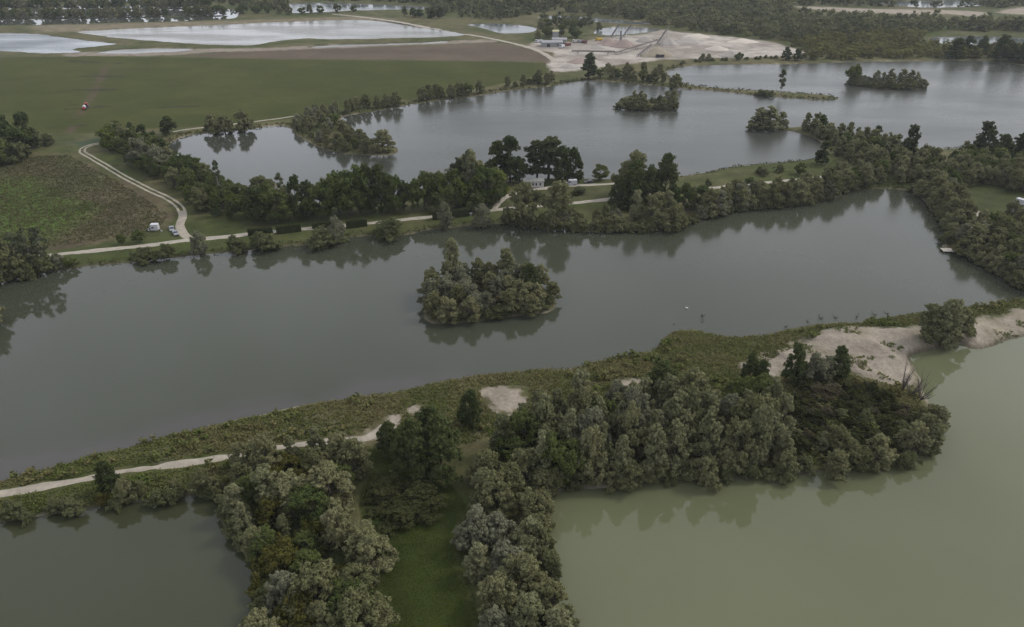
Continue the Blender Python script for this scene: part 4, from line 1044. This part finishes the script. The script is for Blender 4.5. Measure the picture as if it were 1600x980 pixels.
weeds('dike_scrub', spots(dike_p, 700, 85, lambda X, Y, s: fbm(X, Y, 12, 77) > 0.52), (1.0, 2.2), 0.5, weed_m, 'scattered taller scrub clumps on the near dike', 40, 6, 9)
weeds('lawn_grass', lawn_spots(9000, 10), (0.02, 0.10), 0.12, leaf_mat('lawn_blade', (0.030, 0.044, 0.009), (0.058, 0.072, 0.015), 0.2), 'short green grass of the strip between the groves', 5, 8, 8)
bank_m = leaf_mat('bank_leaf', (0.042, 0.043, 0.018), (0.085, 0.086, 0.034), 0.15)
def sand_spots(n, seed):
    r = np.random.default_rng(seed); z = ZONES['sand_bank']; lo, hi = z.min(0), z.max(0)
    X, Y = r.uniform(lo[0], hi[0], 9000), r.uniform(lo[1], hi[1], 9000)
    m = (sdf(z, X, Y, 5) < -0.5) & (lake_sdf(X, Y) > 0.3) & (fbm(X, Y, 7, 91) > 0.6)
    return np.stack([X[m], Y[m]], -1)[:n]
weeds('sand_weeds', sand_spots(420, 9), (0.2, 0.7), 0.3, weed_m, 'sparse dry tufts dotting the pale sand bank', 9, 7, 9)
far_bank = [(-80, 470), (-40, 400), (300, 360), (700, 325), (1000, 270), (1300, 230), (1500, 220), (1700, 260), (1700, 470), (1500, 420), (1300, 330), (1000, 375), (700, 372), (300, 412), (60, 440)]
weeds('bank_weeds', spots(far_bank, 11000, 82, lambda X, Y, s: s < 3.2, lo_s=0.1), (0.3, 1.1), 0.42, bank_m, 'rough green fringe along the far bank of the middle lake', 5, 3)
pond_bank = [(150, 240), (250, 200), (600, 150), (870, 118), (1060, 100), (1330, 145), (1330, 165), (1000, 180), (640, 250), (560, 260), (300, 300), (240, 260)]
weeds('shore_weeds', spots(pond_bank, 7000, 83, lambda X, Y, s: s < 5, lo_s=0.1), (0.4, 1.3), 0.6, bank_m, 'rough green fringe around the upper lake and its thin spit', 5, 4)
meadow_m = leaf_mat('meadow_leaf', (0.096, 0.078, 0.045), (0.066, 0.068, 0.030), 0.15)
weeds('meadow_weeds', spots([(-100, 290), (0, 258), (60, 244), (110, 242), (200, 290), (268, 335), (250, 362), (100, 386), (-100, 398)], 12000, 84), (0.2, 0.6), 0.34, meadow_m, 'tufted brown and green weeds of the meadow', 4, 5, 10)

# ------------------------------------------------------------------ clipped hedges
hedge_m = leaf_mat('hedge_leaf', (0.036, 0.044, 0.018), (0.062, 0.070, 0.028))
def hedge(x0, y0, x1, y1, hp, label):
    a, b = P(x0, y0, 0.9), P(x1, y1, 0.9); c = (a + b) / 2; L = float(np.linalg.norm(b - a)); h = hp * px_h((y0 + y1) / 2)
    z = float(ground_z(c[0], c[1])); r = np.random.default_rng(int(x0)); w = 1.5
    e = empty('hedge', (c[0], c[1], z - 0.1), math.atan2(b[1] - a[1], b[0] - a[0]))
    tag(e, label, 'hedge', 'clipped hedges along the gravel road')
    MB().box((0, 0, h / 2), (L * 0.98, w * 0.9, h * 0.95)).build('stems', hedge_m, e, 0.08)
    n = int((2 * L * h + L * w) * 26)
    u = r.uniform(0, 1, n); top = u < w / (w + 2 * h); sd = np.where(r.uniform(0, 1, n) < 0.5, -1, 1)
    pos = np.stack([r.uniform(-L / 2, L / 2, n), np.where(top, r.uniform(-w / 2, w / 2, n), sd * w / 2), np.where(top, h, r.uniform(0.05, h, n))], -1) + r.normal(size=(n, 3)) * 0.06
    nn = np.stack([np.zeros(n), np.where(top, 0, sd), np.where(top, 1, 0.2)], -1) + r.normal(size=(n, 3)) * 0.5; nn /= np.linalg.norm(nn, axis=1)[:, None]
    t = np.cross(nn, r.normal(size=(n, 3))); t /= np.linalg.norm(t, axis=1)[:, None]; bb = np.cross(nn, t); s = 0.17 * r.uniform(0.6, 1.3, n)[:, None]
    V = np.stack([pos - t * s, pos - bb * s * .6, pos + t * s, pos + bb * s * .6], 1).reshape(-1, 3)
    me = np_mesh('foliage', V, np.arange(4 * n).reshape(n, 4), {'tint': ('FLOAT', np.repeat(r.uniform(0, 1, n), 4))}); me.materials.append(hedge_m)
    link(bpy.data.objects.new('foliage', me), e)
hedge(388, 369, 427, 366, 10, 'clipped dark hedge block nearest the road junction, before the white post')
hedge(432, 366, 471, 362, 11, 'clipped dark hedge block just beyond the white post')
hedge(488, 358, 522, 355, 9, 'short clipped hedge block behind the widest bank bush')
hedge(541, 357, 574, 353, 11, 'short clipped hedge block past the widest bank bush')
hedge(676, 344, 704, 341, 13, 'clipped hedge block behind the narrow pointed bush')
hedge(706, 341, 733, 338, 11, 'clipped hedge block ending at the small white board')

# ------------------------------------------------------------------ built things
white_m = plain('white_paint', (0.42, 0.42, 0.44), 0.45, 0.05, 1.5)
cream_m = plain('cabin_white', (0.42, 0.40, 0.38), 0.7, 0.08, 1.2)
roof_m = plain('roof_felt', (0.17, 0.175, 0.16), 0.85, 0.18, 1.0)
glass_m = plain('dark_glass', (0.02, 0.023, 0.027), 0.12, 0.1, 1.0, spec=0.5)
tyre_m = plain('tyre', (0.025, 0.025, 0.025), 0.85, 0.1)
rim_m = plain('rim', (0.35, 0.35, 0.36), 0.4, 0.05, metal=0.7)
black_m = plain('black_trim', (0.03, 0.03, 0.032), 0.6, 0.1)
red_m = plain('red_paint', (0.42, 0.035, 0.025), 0.45, 0.1)
grey_m = plain('grey_metal', (0.24, 0.24, 0.24), 0.55, 0.12, metal=0.3)
rust_m = plain('conveyor_steel', (0.085, 0.070, 0.062), 0.75, 0.2)
wood_pl_m = plain('weathered_wood', (0.30, 0.275, 0.235), 0.9, 0.2, 1.0)
lamp_m = plain('lamp_glass', (0.6, 0.6, 0.55), 0.2, 0.05)
redlamp_m = plain('red_lamp', (0.35, 0.02, 0.02), 0.3, 0.05)

def at(x, y, dz=0.0):
    p = P(x, y, 0.9); return (p[0], p[1], float(ground_z(p[0], p[1])) + dz)

def wheel(parent, x, y, r, w):
    t = MB().tube((x, y - w / 2, r), (x, y + w / 2, r), r, n=16).build('wheel', tyre_m, parent)
    MB().tube((x, y - w / 2 - 0.015, r), (x, y + w / 2 + 0.015, r), r * 0.58, n=12).build('rim', rim_m, t)

def vehicle(name, loc, rz, prof, width, paint, label, cat, cabin, wheels_x, wr, side_windows, screen):
    """prof: outline of the body in x-z (front at -x); cabin: glass strips"""
    e = empty(name, loc, rz); tag(e, label, cat, 'parked vehicles on the lake banks')
    MB().prism(prof, -width / 2, width / 2).build('body', paint, e, 0.06)
    for s in (-1, 1):
        for (x0, x1, z0, z1, sk) in side_windows:
            y = s * (width / 2 + 0.008)
            m = MB(); i = 0
            m.v += [Vector((x0, y, z0)), Vector((x1, y, z0)), Vector((x1, y, z1)), Vector((x0 + sk, y, z1)), Vector((x0, y - s * 0.03, z0)), Vector((x1, y - s * 0.03, z0)), Vector((x1, y - s * 0.03, z1)), Vector((x0 + sk, y - s * 0.03, z1))]
            m.f += [(0, 1, 2, 3), (7, 6, 5, 4), (0, 4, 5, 1), (1, 5, 6, 2), (2, 6, 7, 3), (3, 7, 4, 0)]
            m.build('side_window', glass_m, e)
    for nm, (xa, za, xb, zb) in screen.items():
        d = Vector((xb - xa, 0, zb - za)); nn = Vector((-d.z, 0, d.x)).normalized() * 0.02
        w = width / 2 * 0.86; m = MB()
        a, b = Vector((xa, 0, za)), Vector((xb, 0, zb))
        if nm == 'rear_window': nn = -nn if nn.x < 0 else nn
        else: nn = nn if nn.x < 0 else -nn
        for p in (a, b):
            for y in (-w, w): m.v.append(p + nn + Vector((0, y, 0)))
        for p in (a, b):
            for y in (-w, w): m.v.append(p - nn + Vector((0, y, 0)))
        m.f += [(0, 1, 3, 2), (4, 6, 7, 5), (0, 4, 5, 1), (2, 3, 7, 6), (0, 2, 6, 4), (1, 5, 7, 3)]
        m.build(nm, glass_m, e)
    xf, xr = min(p[0] for p in prof), max(p[0] for p in prof)
    for s in (-1, 1):
        for x in wheels_x: wheel(e, x, s * (width / 2 - 0.08), wr, 0.22)
        MB().box((xf + 0.03, s * (width / 2 - 0.28), 0.78), (0.12, 0.3, 0.16)).build('headlight', lamp_m, e)
        MB().box((xr - 0.02, s * (width / 2 - 0.15), 0.95), (0.08, 0.16, 0.3)).build('tail_light', redlamp_m, e)
        MB().box((xf + 1.35, s * (width / 2 + 0.11), 1.15), (0.1, 0.18, 0.16)).build('mirror', black_m, e)
    MB().box((xf - 0.02, 0, 0.45), (0.16, width * 0.96, 0.24)).build('bumper', black_m, e, 0.03)
    MB().box((xr + 0.02, 0, 0.45), (0.14, width * 0.96, 0.22)).build('bumper', black_m, e, 0.03)
    return e
van_prof = [(-2.9, 0.32), (2.9, 0.32), (2.9, 2.5), (2.75, 2.68), (-0.9, 2.7), (-1.25, 2.55), (-1.95, 1.55), (-2.75, 1.2), (-2.9, 0.95)]
vehicle('van', at(892, 289.5, 0.02), math.radians(6), van_prof, 2.1, white_m, 'white panel van parked on the lane beside the dark tree pair', 'van', None, (-2.0, 1.75), 0.36,
        [(-1.75, -0.35, 1.55, 2.25, 0.45)], {'windscreen': (-1.9, 1.62, -1.27, 2.5)})
car_prof = [(-2.15, 0.28), (2.15, 0.28), (2.2, 0.75), (2.05, 1.0), (1.5, 1.42), (-0.25, 1.45), (-1.0, 0.98), (-2.05, 0.82), (-2.2, 0.6)]
car_glass = ([(-0.85, 0.25, 0.98, 1.34, 0.5), (0.35, 1.3, 0.98, 1.34, 0.0)], {'windscreen': (-0.98, 1.0, -0.27, 1.42), 'rear_window': (1.53, 1.38, 2.0, 1.03)})
silver_m = plain('silver_paint', (0.20, 0.21, 0.23), 0.45, 0.05, metal=0.3)
navy_m = plain('navy_paint', (0.02, 0.023, 0.05), 0.3, 0.05)
charcoal_m = plain('charcoal_paint', (0.05, 0.052, 0.055), 0.4, 0.05)
vehicle('car', at(269, 360), math.radians(115), car_prof, 1.8, silver_m, 'grey car parked on the grass beside the track, behind the other car', 'car', None, (-1.35, 1.3), 0.31, *car_glass)
vehicle('car', at(274.5, 367), math.radians(125), car_prof, 1.8, silver_m, 'silver car nearest the road junction', 'car', None, (-1.35, 1.3), 0.31, *car_glass)
vehicle('car', at(1583, 334), math.radians(10), car_prof, 1.8, navy_m, 'dark blue car parked under the trees of the east bank', 'car', None, (-1.35, 1.3), 0.31, *car_glass)
vehicle('car', at(920, 286), math.radians(8), car_prof, 1.8, charcoal_m, 'charcoal car on the grass in front of the isolated shrub', 'car', None, (-1.35, 1.3), 0.31, *car_glass)

def trailer(loc, rz, L, Wd, Hh, label):
    e = empty('trailer', loc, rz); tag(e, label, 'trailer', 'white trailers by the lakes')
    MB().prism([(-L / 2, 0.45), (L / 2, 0.45), (L / 2, Hh - 0.15), (L / 2 - 0.2, Hh), (-L / 2 + 0.2, Hh), (-L / 2, Hh - 0.15)], -Wd / 2, Wd / 2).build('body', white_m, e, 0.05)
    MB().box((0, 0, Hh + 0.03), (L * 0.96, Wd * 0.98, 0.06)).build('roof', white_m, e)
    MB().box((L * 0.2, -Wd / 2 - 0.01, 1.2), (0.75, 0.04, 1.75)).build('door', cream_m, e)
    MB().box((-L * 0.2, -Wd / 2 - 0.01, 1.65), (0.9, 0.04, 0.6)).build('window', glass_m, e)
    for s in (-1, 1): wheel(e, 0.1, s * (Wd / 2 - 0.1), 0.32, 0.2)
    MB().tube((-L / 2, 0.4, 0.45), (-L / 2 - 1.2, 0, 0.45), 0.05).tube((-L / 2, -0.4, 0.45), (-L / 2 - 1.2, 0, 0.45), 0.05).tube((-L / 2 - 1.1, 0, 0), (-L / 2 - 1.1, 0, 0.5), 0.04).build('drawbar', grey_m, e)
    return e
trailer(at(243.5, 361), math.radians(4), 3.0, 2.1, 2.9, 'white box trailer on the mown grass by the road junction')
trailer(at(1594, 320), math.radians(-60), 4.2, 2.2, 2.6, 'white trailer half hidden by the trees above the dark blue car')
trailer(at(1487, 263), math.radians(10), 5.5, 2.3, 2.6, 'cream trailer roof showing between the trees behind the east belt')
# small things beside the trailer
def chair(loc, rz, label):
    e = empty('garden_chair', loc, rz); tag(e, label, 'chair', 'white garden furniture by the trailer')
    MB().box((0, 0, 0.44), (0.55, 0.55, 0.06)).build('seat', white_m, e); MB().box((0, 0.26, 0.78), (0.55, 0.06, 0.7)).build('backrest', white_m, e)
    for x in (-.23, .23):
        for y in (-.23, .23): MB().box((x, y, 0.21), (0.06, 0.06, 0.42)).build('leg', white_m, e)
chair(at(233, 362), 0.6, 'white chair beside the box trailer, away from the track'); chair(at(253, 363), 2.2, 'white chair beside the box trailer, on the track side')
e = empty('barrel', at(235.5, 360)); tag(e, 'dark barrel standing between the chair and the box trailer', 'barrel')
MB().tube((0, 0, 0), (0, 0, 0.3), 0.36, 0.42, 14).tube((0, 0, 0.3), (0, 0, 0.75), 0.42, 0.42, 14).tube((0, 0, 0.75), (0, 0, 1.05), 0.42, 0.36, 14).build('body', black_m, e)
MB().tube((0, 0, 1.05), (0, 0, 1.12), 0.38, 0.34, 14).build('lid', grey_m, e)

def cabin():
    e = empty('cabin', at(833.5, 291), math.radians(4)); tag(e, 'small white cabin with a grey roof and three dark windows', 'cabin')
    L, Wd, hh = 9.6, 4.6, 3.0
    MB().box((0, 0, hh / 2 - 0.1), (L, Wd, hh)).build('wall', cream_m, e)
    m = MB()
    m.prism([(-Wd / 2 - 0.35, hh - 0.15), (Wd / 2 + 0.35, hh - 0.15), (Wd / 2 + 0.35, hh), (0, hh + 0.95), (-Wd / 2 - 0.35, hh)], -L / 2 - 0.3, L / 2 + 0.3)
    ro = m.build('roof', roof_m, e); ro.rotation_euler = (0, 0, math.pi / 2)
    for x in (-0.4, 1.1, 3.1):
        w = MB().box((x, -Wd / 2 - 0.02, 1.55), (0.75, 0.06, 1.15)).build('window', glass_m, e)
        MB().box((x, -Wd / 2 - 0.05, 0.93), (0.9, 0.1, 0.07)).build('sill', cream_m, w)
    d = MB().box((-2.6, -Wd / 2 - 0.02, 1.0), (0.95, 0.06, 2.0)).build('door', white_m, e)
    MB().box((-2.25, -Wd / 2 - 0.07, 1.0), (0.12, 0.05, 0.04)).build('handle', black_m, d)
cabin()

def tractor():
    e = empty('tractor', at(136, 168), math.radians(-72)); tag(e, 'red tractor with a pale tank driving the tramline in the crop field', 'tractor')
    MB().box((-1.5, 0, 1.35), (2.2, 1.0, 0.9), taper=0.9).build('bonnet', red_m, e, 0.08)
    MB().box((0.2, 0, 0.95), (2.2, 0.7, 0.7)).build('chassis', black_m, e)
    c = MB().box((0.25, 0, 2.05), (1.5, 1.6, 1.5), taper=0.9).build('cab', glass_m, e, 0.05)
    MB().box((0.25, 0, 2.88), (1.7, 1.7, 0.18)).build('cab_roof', red_m, c, 0.04)
    for s in (-1, 1):
        wheel(e, 0.75, s * 1.0, 0.95, 0.55); wheel(e, -1.9, s * 0.9, 0.65, 0.45)
        MB().box((0.75, s * 1.0, 2.0), (1.5, 0.6, 0.12)).build('mudguard', red_m, e)
    MB().tube((-1.2, 0.35, 1.7), (-1.2, 0.35, 2.7), 0.07).build('exhaust', black_m, e)
    sp = empty('crop_sprayer', at(132.5, 172), math.radians(-72)); tag(sp, 'pale tank sprayer with long side booms behind the red tractor', 'sprayer')
    MB().tube((-1.4, 0, 1.9), (1.4, 0, 1.9), 1.0, n=14).build('tank', white_m, sp)
    MB().box((-0.4, 0, 0.95), (4.2, 1.0, 0.25)).build('chassis', red_m, sp)
    for s in (-1, 1):
        wheel(sp, 0.3, s * 1.15, 0.85, 0.4)
        b = MB(); b.tube((1.9, s * 0.4, 1.25), (1.9, s * 12, 1.25), 0.07, n=5); b.tube((1.9, s * 0.4, 1.85), (1.9, s * 12, 1.35), 0.06, n=5)
        for k in range(9):
            y = 0.6 + k * 1.3; b.tube((1.9, s * y, 1.25), (1.9, s * (y + 0.65), 1.85 - 0.5 * y / 12), 0.04, n=4)
        b.build('boom', black_m, sp)
    MB().box((1.8, 0, 1.5), (0.25, 1.4, 1.4)).build('mast', red_m, sp)
tractor()

def post(x, y, label):
    e = empty('sign_post', at(x, y)); tag(e, label, 'sign')
    MB().box((0, 0, 0.7), (0.12, 0.12, 1.4)).build('pole', white_m, e); MB().box((0, -0.08, 1.45), (0.95, 0.06, 0.8)).build('board', white_m, e)
post(429.5, 366, 'small white board between the first two clipped hedges'); post(736, 339, 'small white board at the end of the clipped hedges')

def pier():
    a = P(1486, 391, 0.6); e = empty('fishing_pier', (a[0], a[1], 0.0), math.radians(-8)); tag(e, 'low wooden fishing pier on the east shore of the middle lake', 'pier')
    for k in range(14):
        MB().box((-3.25 + k * 0.5, 0, 0.62), (0.46, 3.4, 0.07)).build('plank', wood_pl_m, e)
    for s in (-1, 1): MB().box((0, s * 1.4, 0.5), (6.8, 0.14, 0.16)).build('beam', wood_pl_m, e)
    for x in (-3, 0, 3):
        for s in (-1, 1): MB().tube((x, s * 1.4, -1.6), (x, s * 1.4, 0.42), 0.1, n=6).build('pile', wood_pl_m, e)
pier()

# dead branches lying in the shallows
dead_m = plain('dead_wood', (0.085, 0.07, 0.058), 0.9, 0.25, 2)
def branch(x, y, size, seed, label, name='dead_branch', group='dead branches in the shallows', up=0.35, n=7, z=None, rise=0.3):
    r = random.Random(seed); p = P(x, y, 0)
    e = empty(name, (p[0], p[1], -0.05 if z is None else z), r.uniform(0, 3)); tag(e, label, 'branch', group)
    m = MB()
    for k in range(n):
        a = r.uniform(0, 6.28); L = size * r.uniform(0.5, 1.0); b = Vector((math.cos(a) * L, math.sin(a) * L * 0.4, L * r.uniform(0.1, up) + rise))
        m.tube((0, 0, 0), b * 0.6, 0.05 * size ** 0.5, 0.035 * size ** 0.5, 5); m.tube(b * 0.6, b + Vector((0, 0, 0.2 * L)), 0.035 * size ** 0.5, 0.012, 5)
        m.tube(b * 0.5, b * 0.75 + Vector((r.uniform(-.3, .3) * L, r.uniform(-.3, .3) * L, 0.25 * L)), 0.025 * size ** 0.5, 0.01, 4)
    m.build('twigs', dead_m, e)
for i, (x, y, s, lab) in enumerate(((1097, 494, 2.2, 'dead branch standing in open water off the grassy point'), (1097, 504, 1.0, 'small snag close to the grassy point, below the big branch'), (1052, 508, 1.0, 'small snag at the tip of the grassy point'),
        (1282, 498, 2.6, 'largest dead branch in the shallows beside the sand bank'), (1262, 503, 1.6, 'dead branch at the weedy edge before the largest one'), (1305, 497, 2.2, 'dead branch just past the largest one in the shallows'),
        (1340, 495, 2.0, 'dead branch in the shallows midway to the lone willow'), (1366, 492, 1.8, 'dark snag by the bank, second from the lone willow'), (1385, 490, 1.6, 'dark snag by the bank nearest the lone willow'), (1228, 511, 1.6, 'branch lying flat where the weeds reach furthest out'))):
    branch(x, y, s, 30 + i, lab, up=0.5 if i in (0, 3) else 0.25)
for i, (x, y, s, lab) in enumerate(((1408, 618, 5.5, 'tall bare bush at the tip of the bramble mound, nearer the sand'), (1436, 630, 6.0, 'tall bare bush leaning over the green lake'), (1420, 624, 4.5, 'bare twiggy bush between the two tall bare ones'))):
    p = P(x, y, 2); branch(x, y, s, 60 + i, lab, 'bare_bush', 'bare bushes on the mound', up=1.6, n=12, z=float(ground_z(p[0], p[1])) - 0.1, rise=1.5)

def swan():
    p = P(1073, 482, 0); e = empty('swan', (p[0], p[1], 0.0), 0.4); tag(e, 'white swan floating on the middle lake', 'bird')
    bm = bmesh.new(); bmesh.ops.create_uvsphere(bm, u_segments=14, v_segments=8, radius=1, matrix=Matrix.Translation((0, 0, 0.16)) @ Matrix.Diagonal((0.55, 0.27, 0.24, 1)))
    me = bpy.data.meshes.new('body'); bm.to_mesh(me); bm.free()
    m = MB(); pts = [(-0.42, 0, 0.25), (-0.55, 0, 0.48), (-0.5, 0, 0.7), (-0.6, 0, 0.82), (-0.72, 0, 0.8)]
    for a, b, r0, r1 in zip(pts, pts[1:], (0.1, 0.07, 0.055, 0.075), (0.07, 0.055, 0.075, 0.05)): m.tube(a, b, r0, r1, 8)
    b0 = bmesh.new(); b0.from_mesh(me)
    vs = [b0.verts.new(v) for v in m.v]
    for f in m.f: b0.faces.new([vs[k] for k in f])
    b0.to_mesh(me); b0.free(); me.materials.append(white_m); link(bpy.data.objects.new('body', me), e)
    MB().tube((-0.76, 0, 0.79), (-0.88, 0, 0.76), 0.035, 0.01, 6).build('beak', plain('beak', (0.5, 0.2, 0.04), 0.5), e)
swan()

# ------------------------------------------------------------------ gravel works
pile_m = ground_mat('gravel_heap', 0.5, 0.2, 0.5)
def heap(x, y, wp, hp, col, label, seed, stretch=0.8):
    p = P(x, y, 0.9); k = px_m(y); R, hh = wp * k / 2, hp * px_h(y)
    n, m = 40, 14; a, t = np.meshgrid(np.linspace(0, 2 * math.pi, n, endpoint=False), np.linspace(0, 1, m))
    rr = R * t; X, Y = rr * np.cos(a), rr * np.sin(a) * stretch
    irr = 1 + 0.35 * (vnoise(np.cos(a) * 2 + seed, np.sin(a) * 2, 1.0, seed) - 0.5) * t
    X, Y = X * irr, Y * irr
    Z = hh * np.clip(1 - t, 0, 1) ** 0.95 * (1 - 0.12 * np.exp(-(t / 0.12) ** 2)) + (fbm(X + p[0], Y + p[1], 4, seed) - 0.5) * hh * 0.12
    Z[-1] = -0.8
    idx = np.arange(n * m).reshape(m, n)
    Fq = np.stack([idx[:-1], np.roll(idx, -1, 1)[:-1], np.roll(idx, -1, 1)[1:], idx[1:]], -1).reshape(-1, 4)[:, ::-1]
    colr = np.tile(np.array([*col, 1.0]), (n * m, 1)); colr[:, :3] *= (0.9 + 0.2 * fbm(X + p[0], Y + p[1], 6, seed + 1)).reshape(-1, 1)
    me = np_mesh('gravel_heap', np.stack([X, Y, Z], -1).reshape(-1, 3), Fq, {'ground_colour': ('FLOAT_COLOR', colr)}, smooth=True); me.materials.append(pile_m)
    o = link(bpy.data.objects.new('gravel_heap', me)); o.location = (p[0], p[1], float(ground_z(p[0], p[1])) - 0.1)
    tag(o, label, 'gravel heap', 'gravel heaps of the works')
pk, gy, ol, pl = (0.24, 0.19, 0.165), (0.27, 0.25, 0.225), (0.25, 0.22, 0.165), (0.40, 0.36, 0.31)
for i, a in enumerate(((950, 70, 40, 10, pk, 'pinkish gravel heap under the short conveyors'), (975, 73, 44, 11, pk, 'darkest pink gravel heap in the middle of the works'), (935, 76, 26, 6, gy, 'low grey heap at the works entrance'),
        (1026, 88, 52, 13, ol, 'olive-brown heap at the water side of the works'), (1044, 70, 34, 10, gy, 'grey cone under the tip of the long conveyor'), (1075, 66, 44, 6, gy, 'wide low grey heap on the open side of the works'),
        (1008, 65, 30, 7, gy, 'grey heap behind the long conveyor'), (1120, 78, 40, 6, pl, 'pale heap on the bare ground past the works'), (1142, 88, 40, 8, gy, 'grey heap nearest the water past the works'), (1090, 58, 44, 5, pl, 'pale ridge at the back of the bare ground'),
        (1160, 66, 48, 5, pl, 'pale far heap at the wood edge'), (905, 98, 40, 7, pk, 'pinkish bank nearest the field corner'), (890, 106, 36, 6, gy, 'low heap above the lake by the field corner'), (870, 70, 30, 5, gy, 'grey heap beside the works sheds'))):
    heap(*a, seed=20 + i, stretch=0.7)
def conveyor(x0, y0, x1, y1, lift, label):
    a, b = P(x0, y0, 1), P(x1, y1, 1); za, zb = 1.5, lift; e = empty('conveyor', (a[0], a[1], float(ground_z(a[0], a[1])))); tag(e, label, 'conveyor', 'conveyors of the gravel works')
    A, B = Vector((0, 0, za)), Vector((b[0] - a[0], b[1] - a[1], zb)); d = (B - A); side = Vector((-d.y, d.x, 0)).normalized() * 0.7
    f = MB(); f.tube(A + side, B + side, 0.16, n=4); f.tube(A - side, B - side, 0.16, n=4); f.tube(A + side + Vector((0, 0, .9)), B + side + Vector((0, 0, .9)), 0.1, n=4); f.tube(A - side + Vector((0, 0, .9)), B - side + Vector((0, 0, .9)), 0.1, n=4)
    n = max(3, int(d.length / 4))
    for k in range(n + 1):
        c = A.lerp(B, k / n); f.tube(c + side, c + side + Vector((0, 0, .9)), 0.07, n=4); f.tube(c - side, c - side + Vector((0, 0, .9)), 0.07, n=4)
    f.build('frame', rust_m, e)
    m = MB(); s2 = side * 0.9; up = Vector((0, 0, 0.45)); dn = Vector((0, 0, 0.36))
    m.v += [A + s2 + up, A - s2 + up, B - s2 + up, B + s2 + up, A + s2 + dn, A - s2 + dn, B - s2 + dn, B + s2 + dn]; m.f += [(0, 1, 2, 3), (7, 6, 5, 4), (0, 4, 5, 1), (1, 5, 6, 2), (2, 6, 7, 3), (3, 7, 4, 0)]
    m.build('belt', black_m, e)
    for t in (0.15, 0.5, 0.85):
        c = A.lerp(B, t)
        for s in (-1, 1): MB().tube((c.x + s * side.x * 1.6, c.y + s * side.y * 1.6, -0.3), c + side * s, 0.14, n=5).build('leg', rust_m, e)
    MB().tube(B + side * 1.1 + up, B - side * 1.1 + up, 0.45, n=10).build('drum', rust_m, e)
conveyor(955, 60, 966, 56.5, 11, 'short dark conveyor rising against the pond, nearer the sheds'); conveyor(973, 60, 984, 56.5, 10, 'short dark conveyor rising against the pond, second one')
conveyor(970, 74, 969, 66, 10, 'steep dark conveyor on top of the pink heap'); conveyor(1026, 72, 1042, 63, 12, 'conveyor raised over the grey cone')
conveyor(960, 86, 1026, 70, 4, 'longest conveyor slanting across the works'); conveyor(893, 83, 960, 87, 3, 'long low conveyor along the front of the works'); conveyor(996, 90, 1016, 80, 5, 'conveyor feeding the olive-brown heap')
def shed(x, y, L, Wd, hh, rz, roofm, label):
    e = empty('shed', at(x, y), rz); tag(e, label, 'shed', 'sheds of the gravel works')
    MB().box((0, 0, hh / 2 - 0.1), (L, Wd, hh)).build('wall', grey_m, e)
    r = MB().prism([(-Wd / 2 - .4, hh - .1), (Wd / 2 + .4, hh - .1), (Wd / 2 + .4, hh + .1), (0, hh + 1.4), (-Wd / 2 - .4, hh + .1)], -L / 2 - .4, L / 2 + .4).build('roof', roofm, e); r.rotation_euler = (0, 0, math.pi / 2)
    MB().box((-L * 0.2, -Wd / 2 - 0.03, 1.4), (3, 0.08, 2.8)).build('door', black_m, e); MB().box((L * 0.25, -Wd / 2 - 0.03, 2.0), (2, 0.08, 1)).build('window', glass_m, e)
zinc_m = plain('zinc_roof', (0.20, 0.20, 0.205), 0.6, 0.1)
shed(862, 72, 20, 11, 4, 0.1, zinc_m, 'wide grey-roofed shed of the gravel works'); shed(874, 68, 14, 8, 4, -0.1, zinc_m, 'smaller grey shed behind the wide one'); shed(868, 62, 6, 6, 8, 0, plain('tower_clad', (0.30, 0.29, 0.17), 0.7), 'tall narrow olive tower of the gravel works')
dull_red_m = plain('rusty_paint', (0.13, 0.045, 0.035), 0.6, 0.2)
truck_prof = [(-3.6, 0.6), (3.6, 0.6), (3.6, 2.6), (-1.6, 2.6), (-1.8, 2.0), (-2.0, 3.0), (-3.4, 3.0), (-3.6, 1.8)]
for x, y, rz, pm, lab in ((842, 67, 0.2, white_m, 'white lorry at the haul road end by the works trees'), (878, 75, 1.0, white_m, 'white lorry in front of the grey sheds'), (886, 72, 0.4, dull_red_m, 'reddish lorry at the end of the grey sheds'), (900, 67, 0.1, cream_m, 'white lorry on the bare ground past the sheds'), (907, 67, 0.3, grey_m, 'grey lorry second past the sheds'),
                       (913, 67.5, 2.0, dull_red_m, 'dark reddish loader beside the grey lorry'), (936, 64, 0.2, plain('yellow_paint', (0.45, 0.30, 0.03), 0.5), 'yellow loader under the short conveyors'), (1031, 90.5, 0.2, black_m, 'dark loader at the foot of the olive-brown heap')):
    vehicle('lorry', at(x, y), rz, truck_prof, 2.5, pm, lab, 'lorry', None, (-2.4, 0.8, 2.4), 0.5, [(-3.3, -2.2, 1.9, 2.7, 0.1)], {'windscreen': (-3.58, 1.9, -3.42, 2.95)})

# ------------------------------------------------------------------ the air
hz, n, l = mat('air')
v = n.new('ShaderNodeVolumePrincipled'); o = n.new('ShaderNodeOutputMaterial')
v.inputs['Color'].default_value = (0.80, 0.84, 0.90, 1); v.inputs['Density'].default_value = 0.00007; v.inputs['Anisotropy'].default_value = 0.2
l.new(v.outputs[0], o.inputs['Volume'])
ho = MB().box((0, 0, 59), (12600, 12600, 128)).build('haze', hz)
tag(ho, 'thin pale haze in the air', kind='stuff')
